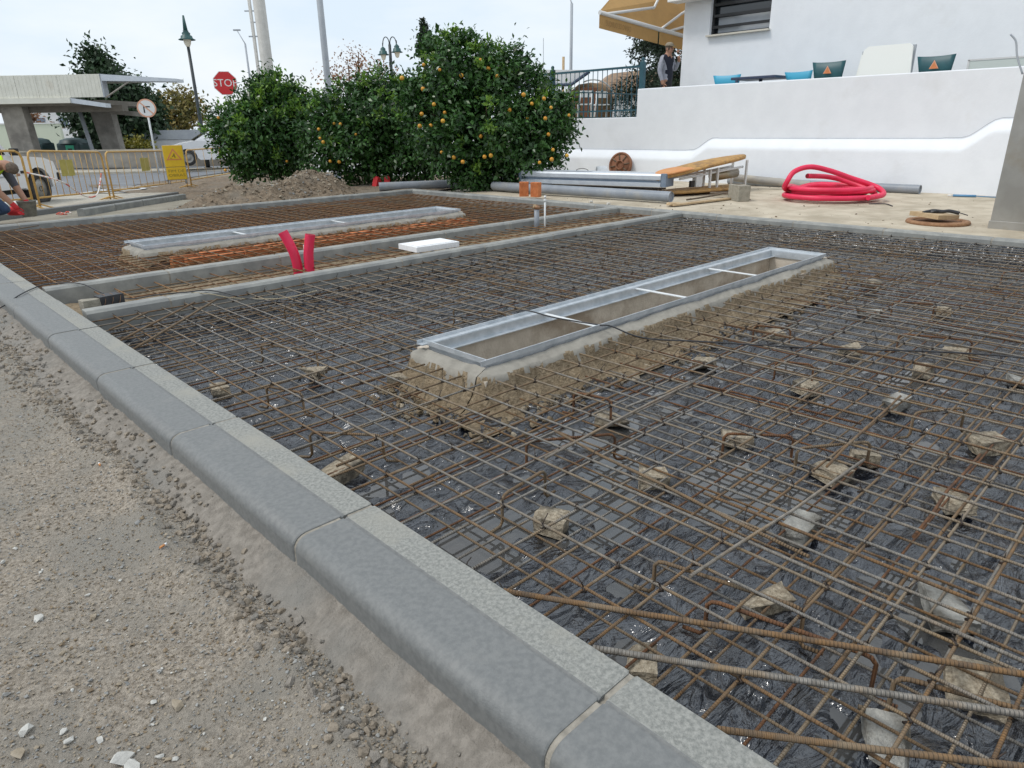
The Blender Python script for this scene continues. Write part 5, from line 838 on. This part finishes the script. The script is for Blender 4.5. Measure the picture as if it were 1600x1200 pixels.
for k, (px_, lm, lb) in enumerate([(66, 'bin_lime', 'dark green bin with lime panel between the canopy columns'), (124, 'bin_teal', 'dark green bin with bright green panel right of the canopy column')]):
    r = vthing('recycling_bin', px_, 262, 36, lb, 'bin'); MB().box((0, 0, .62), (1.25, 1.1, 1.25), bev=.12).build('shell', 'bin_green', r); MB().lathe([(.70, 0), (.6, .18), (.3, .27), (0, .29)], (0, 0, 1.2), 20).build('lid', 'bin_green', r); MB().box((-.12 + .2 * k, -.56, .85), (.42, .02, .55)).build('label_panel', lm, r); MB().box((-.12 + .2 * k, -.575, .88), (.2, .01, .18)).build('slot', 'plastic_black', r)
r = vthing('low_wall', 215, 259, 31, 'long low concrete wall behind the far pavement', 'wall'); MB().box((-3.2, 0, .30), (16, .25, .72)).build('wall_body', 'conc_col', r); MB().box((-3.2, 0, .68), (16.1, .32, .06)).build('coping', 'pavement', r)
MB().box((0, 0, 0), (.01, .01, .01)) ; q = at(200, 266, 29.5); fp = thing('far_pavement', q, vr); bpy.data.objects.remove(fp); fpv = MB().box((0, 0, -.1), (26, 2.2, .2)).build('far_pavement', 'pavement', kind='structure'); fpv.location = q; fpv.rotation_euler = (0, 0, vr)
r = vthing('white_house', 105, 250, 60, 'white two storey house seen under the canopy', 'house'); MB().box((0, 3, 2.3), (8.5, 6, 7.0)).build('wall', 'house_white', r); MB().box((3.6, 2, .6), (9, 5, 3.6)).build('lower_wing', 'house_white', r); MB().prism([(-4.8, 5.7), (4.6, 5.7), (3.8, 6.7), (-4, 6.7)], lambda a, b_, t: (a, t, b_), -.5, 6.5).build('roof', 'tile_roof', r)
for x, z, w in ((.5, 3.1, .8), (-1.5, 3.1, .8), (-.2, .9, 1.0), (1.2, .9, 1.2)): o = MB().box((x, -.03, z), (w, .08, .75 if z > 2 else .55)).build('window', 'beam_cap', r); MB().box((x, -.06, z - .38), (w + .1, .1, .05)).build('window_sill', 'stone_sill', o)
MB().box((.6, -.15, 1.35), (3.4, .3, .12)).build('ledge', 'house_white', r)
r = vthing('boundary_wall', 40, 250, 48, 'pale green rendered boundary wall behind the canopy column', 'wall'); MB().box((0, 0, .9), (6, .25, 2.9)).build('wall_body', 'green_wall', r); MB().box((0, 0, 2.38), (6.1, .34, .08)).build('coping', 'house_white', r); 
r = vthing('hedge', 34, 243, 44, 'low clipped green hedge by the bins', 'hedge'); hv = []
for k in range(900): c = Vector((random.uniform(-1.6, 1.6), random.uniform(-.4, .4), random.uniform(-.3, .35))); a = Vector((random.gauss(0, 1), random.gauss(0, 1), random.gauss(0, 1))).normalized() * .07; b_ = a.orthogonal().normalized() * .05; hv += [c - a, c + b_, c + a, c - b_]
o = obj('foliage', npmesh('foliage', np.array([tuple(v) for v in hv]), np.arange(len(hv)).reshape(-1, 4), 'grass_leaf'), r)
r = vthing('garden_wall', 290, 240, 40, 'white wall with grey coping behind the parked car', 'wall'); MB().box((0.3, 0, .4), (4.6, .25, 1.6)).build('wall_body', 'house_white', r); MB().box((.3, -.02, 1.05), (4.8, .34, .5)).build('coping', 'pole_grey', r)
# far things behind the railing
r = vthing('tiled_house', 1000, 160, 38, 'house with brown tiled roof behind the railing', 'house'); MB().box((.4, 2, -1.0), (6.0, 4, 2.6)).build('wall', 'house_white', r); rf = MB().prism([(-3.2, .25), (3.9, .25), (2.6, 1.45), (.2, 1.7), (-1.5, 1.55)], lambda a, b_, t: (a, t * (1 - .55 * (b_ - .25) / 1.45) + (b_ - .25) * .8, b_), -.4, 4.4).build('roof', 'tile_roof', r)
for k in range(9): MB().box((.35, -.38 + k * .12 * 1.0, .32 + k * .145), (6.6 - k * .5, .05, .035)).build('tile_course', 'tile_roof', rf)
r = vthing('shade_roof', 868, 130, 26, 'white sloping roof with blue edge behind the left railing post', 'roof'); MB().prism([(-1.8, -.1), (.6, -.05), (1.25, .35), (1.2, .44), (-1.6, .5)], lambda a, b_, t: (a, t, b_), 0, 1.4).build('sheet', 'house_white', r); MB().tube([(-1.8, -.03, -.1), (.6, -.03, -.06), (1.28, -.03, .38)], .06, 8).build('edge', 'table_navy', r); MB().tube([(.55, .3, -.1), (.5, .3, -2.6)], .06, 8).build('post', 'white_steel', r)
r = vthing('straw_kiosk', 926, 172, 27, 'round straw kiosk with brown door behind the railing', 'kiosk'); MB().lathe([(0, 1.05), (.5, .98), (.85, .7), (.95, .3), (.9, -.3), (.85, -1.6)], (0, .9, 0), 24).build('straw_shell', 'straw', r); MB().box((-.15, -.02, .25), (.62, .06, 1.15), bev=.02).build('door', 'disc_brown', r); MB().tube([(.95 * math.cos(a), .0, .1 + 1.0 * math.sin(a)) for a in np.linspace(.2, 2.0, 12)], .03, 6).build('hoop', 'alu', r)
for k, (px_, d_) in enumerate([(912, 20), (938, 20.5)]):
    r = vthing('white_chair', px_, 186, d_, ['left white folding chair behind the railing', 'right white folding chair behind the railing'][k], 'chair', .3 * k)
    for s in (-1, 1): MB().tube([(s * .2, 0, -.1), (s * .16 + .08, .1, .75)], .018, 6).build('leg', 'white_steel', r); MB().tube([(s * .2 + .1, .3, -.1), (s * .18, -.05, .42)], .018, 6).build('leg', 'white_steel', r)
    MB().box((.05, .12, .40), (.4, .4, .03)).build('seat', 'white_steel', r); MB().box((.07, .12, .68), (.36, .03, .18)).build('backrest', 'white_steel', r)

# ================================================================== POLES AND LAMPS
def ground_under(q): return float(zt(q.y))
def pole(name, pts, rad, mat, label, cat='pole', n=10):
    P_ = [Vector(p_) for p_ in pts]; base = Vector((P_[0].x, P_[0].y, ground_under(P_[0]))); r = thing(name, base, 0, label, cat); MB().tube([base] + P_, [rad[0]] + list(rad), n).build('shaft', mat, r, True); MB().tube([base, base + Vector((0, 0, .12))], rad[0] * 1.7, n).build('base_plate', mat, r, True); return r
q = at(513, 135, 20); pole('grey_mast', [Vector((q.x, q.y, 1)), Vector((q.x, q.y, 2.5)), Vector((q.x, q.y, 8))], (.10, .095, .08), 'pole_grey', 'thick plain grey mast rising behind the middle orange tree')
q = at(418, 105, 30); pole('concrete_pylon', [Vector((q.x, q.y, 2)), Vector((q.x, q.y, 12))], (.26, .24, .20), 'pole_conc', 'pale concrete pylon behind the left orange tree', n=8)
for k, (px_, d_) in enumerate([(402, 30.5), (408, 31.5), (400, 33)]): q = at(px_, 90, d_); r = pole('antenna_pole', [Vector((q.x, q.y, 2)), Vector((q.x, q.y, 12))], (.05, .045, .04), 'pole_conc', ['middle of three slender poles beside the pale pylon', 'slender pole closest to the pale pylon', 'leftmost slender pole beside the pale pylon'][k]); MB().box((q.x, q.y, 5.0 + .7 * k), (.5, .06, .05), rot=(0, 0, vr)).build('clamp', 'pole_grey', r, True)
def lantern(root, c, s=1.0):
    g = MB().lathe([(0, .0), (.07, .03), (.13, .14), (.16, .30)], c + Vector((0, 0, -.30 * s)), 14).build('lamp_glass', 'lamp_glass', root, True); MB().lathe([(.33, -.02), (.34, 0), (.24, .05), (.22, .14), (.15, .17), (.17, .24), (.10, .30), (.12, .33), (0, .36)], c, 18).build('lamp_hood', 'lamp_green', root, True)
q = at(318, 219, 30); top = at(297, 78, 30); r = pole('street_lamp', [Vector((q.x, q.y, .6)), Vector((q.x, q.y, 2)), Vector((q.x, q.y, top.z))], (.10, .07, .06), 'pole_dark', 'green lantern street lamp with spike beside the left tree', 'street lamp'); lantern(r, Vector((q.x, q.y, top.z + .25))); MB().tube([Vector((q.x, q.y, top.z + .55)), Vector((q.x, q.y, top.z + 1.15))], [.10, .04], 8).build('spike', 'lamp_green', r, True)
q = at(613, 130, 26); top = at(613, 72, 26); r = pole('twin_lamp', [Vector((q.x, q.y, 2)), Vector((q.x, q.y, top.z))], (.06, .055, .05), 'pole_dark', 'green twin lantern street lamp above the middle orange tree', 'street lamp')
lu = Vector((.72, -.695, 0))
for s in (-1, 1): MB().tube([Vector((q.x, q.y, top.z - .05)) + lu * s * .03] + [Vector((q.x, q.y, top.z + .02)) + lu * s * (.13 - .12 * math.cos(a)) + Vector((0, 0, .24 * math.sin(a))) for a in np.linspace(.2, math.pi, 9)], .018, 6).build('arm', 'pole_dark', r, True); c = Vector((q.x, q.y, top.z - .34 + (.08 if s > 0 else 0))) + lu * s * .26; MB().tube([c + Vector((0, 0, .3)), c + Vector((0, 0, .4))], .02, 6).build('arm_drop', 'pole_dark', r, True); lantern(r, c, .8) if 0 else (MB().lathe([(0, 0), (.06, .03), (.09, .12), (.11, .22)], c + Vector((0, 0, -.2)), 12).build('lamp_glass', 'lamp_glass', r, True), MB().lathe([(.21, -.01), (.22, 0), (.15, .04), (.14, .12), (.09, .15), (.10, .2), (.06, .24), (0, .30)], c, 16).build('lamp_hood', 'lamp_green', r, True))
for k, (px_, py_, d_, tx, ty, lb) in enumerate([(388, 105, 45, 370, 47, 'thin grey street light arching left behind the left tree'), (892, 105, 30, 889, -8, 'tall thin street light behind the railing')]):
    q = at(px_, py_, d_); tq = at(tx, ty, d_); zt_ = tq.z - (.9 if k == 0 else .5); r = pole('street_light', [Vector((q.x, q.y, 3)), Vector((q.x, q.y, zt_))], (.07, .06, .05), 'pole_grey', lb, 'street light'); e_ = Vector((tq.x, tq.y, tq.z)); MB().tube([Vector((q.x, q.y, zt_)), e_], .035, 6).build('arm', 'pole_grey', r, True); MB().box(e_, (.45, .16, .08), rot=(0, 0, vr)).build('lamp_head', 'pole_grey', r, True)
q = at(880, 130, 32); pole('wood_pole', [Vector((q.x, q.y, 1)), Vector((q.x, q.y, at(880, 90, 32).z))], (.06, .06, .05), 'wood_board', 'short tan pole behind the railing')
q = at(849, 120, 40); pole('thin_mast', [Vector((q.x, q.y, 1)), Vector((q.x, q.y, at(849, 62, 40).z))], (.02, .02, .015), 'pole_grey', 'hair thin mast behind the right orange tree')

# ================================================================== TREES
def leaves(pts, nrm, size, seed, slim=.5, droop=.3):
    g = np.random.default_rng(seed); n = len(pts); d_ = g.normal(size=(n, 3)) + nrm * .6; d_[:, 2] -= droop; d_ /= np.linalg.norm(d_, axis=1)[:, None]
    up = nrm + g.normal(size=(n, 3)) * .55; up[:, 2] += .45; s = np.cross(d_, up); s /= np.linalg.norm(s, axis=1)[:, None] + 1e-9; nn2 = np.cross(s, d_); L_ = size * g.uniform(.65, 1.25, n)[:, None]
    b0_ = pts; tip = pts + d_ * L_; midp = pts + d_ * L_ * .48; w = L_ * slim * .5; f_ = nn2 * L_ * .10
    V = np.stack([b0_, midp + s * w + f_, tip - nn2 * L_ * .08, midp - s * w + f_], 1).reshape(-1, 3); return V
def crown_pts(blobs, n, seed, shell=.72, clump=None, cr=.2, squash=1.0):
    g = np.random.default_rng(seed); C_ = np.array([b_[:3] for b_ in blobs]); Rr = np.array([b_[3] for b_ in blobs]); pr = Rr ** 2 / (Rr ** 2).sum()
    def surf(m_, sh):
        i = g.choice(len(C_), m_, p=pr); d_ = g.normal(size=(m_, 3)); d_ /= np.linalg.norm(d_, axis=1)[:, None]; rad = Rr[i] * (sh + (1 - sh) * g.random(m_) ** .6) * (1 + .12 * np.sin(d_[:, 0] * 7 + i) + .10 * np.sin(d_[:, 2] * 9 + d_[:, 1] * 5)); return C_[i] + d_ * rad[:, None] * np.array([1, 1, squash]), d_
    if clump:
        c, d_ = surf(clump, shell); k = g.integers(0, clump, n); p_ = c[k] + g.normal(size=(n, 3)) * cr * np.array([1, 1, .8]) * g.random((n, 1)) ** .5; return p_, d_[k]
    return surf(n, shell)
def tree(name, base, blobs, nleaf, size, mats, label, trunk_r=.12, clumps=300, cr=.2, seed=1, slim=.5, light=0, shell=.7, fill=True, group=None, extra=None):
    base = Vector(base); r = thing(name, base, 0, label, 'tree', group); cen = Vector(np.mean([b_[:3] for b_ in blobs], 0)); rr_ = random.Random(seed)
    mb = MB(); mid_ = base + (cen - base) * .45; mb.tube(spline([base - Vector((0, 0, .1)), base + (mid_ - base) * .5 + Vector((rr_.uniform(-.05, .05), rr_.uniform(-.05, .05), 0)), mid_, cen], 4), [trunk_r * (1.15 - .06 * i) for i in range(13)], 8)
    for b_ in blobs: c = Vector(b_[:3]); st = base + (cen - base) * rr_.uniform(.3, .6); mb.tube(spline([st, (st + c) / 2 + Vector((rr_.uniform(-.1, .1), rr_.uniform(-.1, .1), .05)), c, c + (c - st).normalized() * b_[3] * .6], 3), [trunk_r * .45 * (1 - .085 * i) for i in range(10)], 6)
    mb.build('trunk', 'bark', r, True)
    p_, d_ = crown_pts(blobs, nleaf, seed, shell, clumps, cr); V = leaves(p_, d_, size, seed + 5, slim)
    if fill: p2, d2 = crown_pts(blobs, nleaf // 4, seed + 9, .35); V = np.concatenate([V, leaves(p2, d2, size * 1.25, seed + 6, slim * 1.2)])
    o = obj('crown', npmesh('crown', V, np.arange(len(V)).reshape(-1, 4), mats[0]), r); o.matrix_parent_inverse = Matrix.Translation(base).inverted()
    if light:
        p_, d_ = crown_pts([(b_[0], b_[1], b_[2] + b_[3] * .12, b_[3] * 1.0) for b_ in blobs], light, seed + 20, .95, max(12, light // 32), cr * .62); k = d_[:, 2] > -.15; V = leaves(p_[k], d_[k], size * 1.0, seed + 25, slim * .9, -.3); o = obj('young_shoots', npmesh('young_shoots', V, np.arange(len(V)).reshape(-1, 4), mats[1]), r); o.matrix_parent_inverse = Matrix.Translation(base).inverted(); o['kind'] = 'stuff'
    return r
def blobs_px(L_, d_, sq=1.0): return [(*at(a, b_, d_ + o_), rp / FPX * d_) for a, b_, rp, o_ in L_]
fruit = MB().lathe([(0, -.037), (.018, -.033), (.033, -.016), (.038, 0), (.034, .016), (.019, .032), (.005, .034), (0, .031)], (0, 0, 0), 12).mesh('orange', 'orange_fruit')
def fruits(r, L_, d_):
    for a, b_ in L_:
        o = bpy.data.objects.new('orange', fruit); C.objects.link(o); o.parent = r; o.matrix_parent_inverse = Matrix.Translation(r.location).inverted(); o.location = at(a, b_, d_ + random.uniform(.0, .38)); s = random.uniform(.75, 1.1); o.scale = (s, s, s); o.rotation_euler = (random.random(), random.random(), 0)
OM = ('leaf_dark', 'leaf_light')
q = g2(765, 296, .05); DR = 13.0
BR = blobs_px([(715, 130, 62, 0), (795, 150, 68, .1), (848, 200, 48, 0), (690, 190, 62, .1), (760, 205, 74, -.1), (815, 235, 58, 0), (705, 85, 36, .1), (765, 100, 32, .1), (712, 235, 46, 0), (865, 180, 34, 0), (745, 262, 34, 0), (800, 110, 24, .1), (670, 70, 14, 0), (655, 150, 30, .2)], DR)
t3 = tree('orange_tree', q, BR, 24000, .105, OM, 'largest orange tree full of fruit, beside the steel beam', .10, 640, .15, 31, .46, 4200, group='orange trees behind the back kerb')
fruits(t3, [(662, 101), (687, 109), (628, 122), (751, 94), (763, 107), (777, 119), (661, 139), (678, 163), (659, 178), (695, 176), (692, 189), (831, 162), (824, 184), (751, 213), (757, 245), (656, 197), (673, 196), (889, 180), (852, 185), (857, 210), (864, 234), (862, 249), (843, 254), (886, 243), (818, 148), (796, 172), (723, 253), (709, 246), (767, 243), (690, 238), (721, 118), (850, 154), (861, 168)], DR - .95)
q = g2(572, 284, .06); DM = 15.4
BM_ = blobs_px([(590, 195, 62, 0), (535, 190, 46, 0), (640, 205, 52, .1), (560, 228, 50, 0), (622, 245, 40, 0), (506, 232, 36, 0), (592, 150, 34, 0), (655, 250, 30, 0), (505, 175, 26, .2), (640, 150, 30, .2)], DM)
t2 = tree('orange_tree', q, BM_, 18000, .112, OM, 'middle orange tree with few fruit between the other two', .10, 520, .17, 47, .46, 2000, group='orange trees behind the back kerb')
fruits(t2, [(522, 193), (532, 194), (556, 210), (498, 202), (500, 216), (516, 252), (530, 253), (598, 184), (505, 222)], DM - .85)
q = g2(428, 277, .05); DL = 16.8
BL = blobs_px([(412, 190, 50, 0), (448, 200, 42, 0), (372, 215, 40, 0), (434, 155, 36, 0), (388, 242, 38, 0), (440, 240, 38, 0), (352, 195, 22, 0), (412, 138, 18, 0), (420, 215, 50, -.2), (462, 160, 22, 0)], DL)
t1 = tree('orange_tree', q, BL, 17000, .115, OM, 'left orange tree with bright young leaves beside the stop sign', .10, 480, .18, 59, .46, 5200, group='orange trees behind the back kerb')
fruits(t1, [(341, 184), (448, 252), (352, 266)], DL - .9)
# background trees
def bgtree(name, px, py, d_, L_, n, size, mat, label, tr=.2, seed=1, cl=120, cr=.4, fill=True, slim=.6, shell=.6):
    q = at(px, py, d_); q.z = min(q.z, ground_under(q) + .3); return tree(name, q, blobs_px(L_, d_), n, size, (mat, mat), label, tr, cl, cr, seed, slim, 0, shell, fill)
bgtree('dark_tree', 178, 245, 40, [(175, 160, 42, 0), (205, 175, 38, 0), (150, 195, 30, 0), (190, 205, 36, 0), (155, 110, 17, 0), (150, 92, 12, 0), (165, 125, 20, 0), (225, 200, 24, 0), (140, 165, 22, 0)], 16000, .30, 'leaf_far', 'tall dark evergreen tree behind the canopy wing', .28, 71, 420, .55)
bgtree('autumn_tree', 275, 235, 46, [(275, 175, 30, 0), (250, 165, 22, 0), (298, 185, 24, 0), (262, 200, 26, 0), (290, 160, 16, 0), (245, 210, 20, 0)], 3600, .28, 'leaf_autumn', 'yellowing autumn tree between the round sign and lamp', .22, 73, 150, .55, False)
bgtree('yellow_bush', 205, 246, 38, [(200, 235, 12, 0), (215, 228, 12, 0), (190, 238, 9, 0), (228, 236, 10, 0)], 1500, .2, 'leaf_yellow', 'yellow green bush under the dark evergreen tree', .08, 75, 60, .3)
bgtree('brown_tree', 40, 240, 50, [(42, 192, 18, 0), (30, 210, 16, 0), (55, 215, 14, 0), (40, 180, 14, 0)], 1100, .3, 'leaf_brown', 'sparse brown leaved tree between the canopy columns', .18, 77, 60, .5, False)
bgtree('sparse_tree', 545, 140, 30, [(545, 112, 26, 0), (575, 118, 24, 0), (520, 120, 20, 0), (560, 95, 16, 0), (598, 118, 18, 0)], 1000, .13, 'leaf_brown', 'half bare tree with brown leaves behind the grey mast', .12, 79, 130, .4, False, .6, .4)
bgtree('cypress', 662, 90, 40, [(662, 55, 5, 0), (662, 65, 7, 0), (662, 78, 9, 0), (662, 44, 3.5, 0), (661, 36, 2.5, 0)], 900, .2, 'needle', 'thin cypress tip above the largest orange tree', .12, 81, 60, .15)
# conifer behind the man: drooping whorled boughs
q = at(1040, 150, 26); q.z = 0; r = thing('conifer', q, 0, 'dark drooping conifer behind the man on the terrace', 'tree'); MB().tube([q, Vector((q.x, q.y, 7.5))], [.2, .04], 8).build('trunk', 'bark', r, True); g = np.random.default_rng(5); P_ = []; Dn = []
for k in range(330):
    z = .6 + 6.5 * g.random(); Lr = (7.4 - z) * .36 + .25; a = g.random() * 6.283; Lr *= g.uniform(.7, 1.1)
    for j in range(80): t = g.random() ** .6; P_.append((q.x + math.cos(a) * Lr * t + g.normal() * .10, q.y + math.sin(a) * Lr * t + g.normal() * .10, z - .35 * t * t * Lr + .15 * t + g.normal() * .06)); Dn.append((math.cos(a), math.sin(a), -.1))
V = leaves(np.array(P_), np.array(Dn), .17, 6, .34, .2); o = obj('crown', npmesh('crown', V, np.arange(len(V)).reshape(-1, 4), 'needle'), r); o.matrix_parent_inverse = Matrix.Translation(r.location).inverted()
# weeds under the middle tree
q = g2(580, 289, .06); gw = np.random.default_rng(8); pp = np.column_stack([q.x + gw.normal(0, .35, 500), q.y + gw.normal(0, .2, 500), q.z + gw.random(500) * .16]); V = leaves(pp, np.tile([0, 0, 1.], (500, 1)), .08, 9, .3, -.4); o = obj('weeds', npmesh('weeds', V, np.arange(len(V)).reshape(-1, 4), 'grass_leaf')); link(o, 'small green weeds under the middle orange tree', 'weeds', kind='stuff')
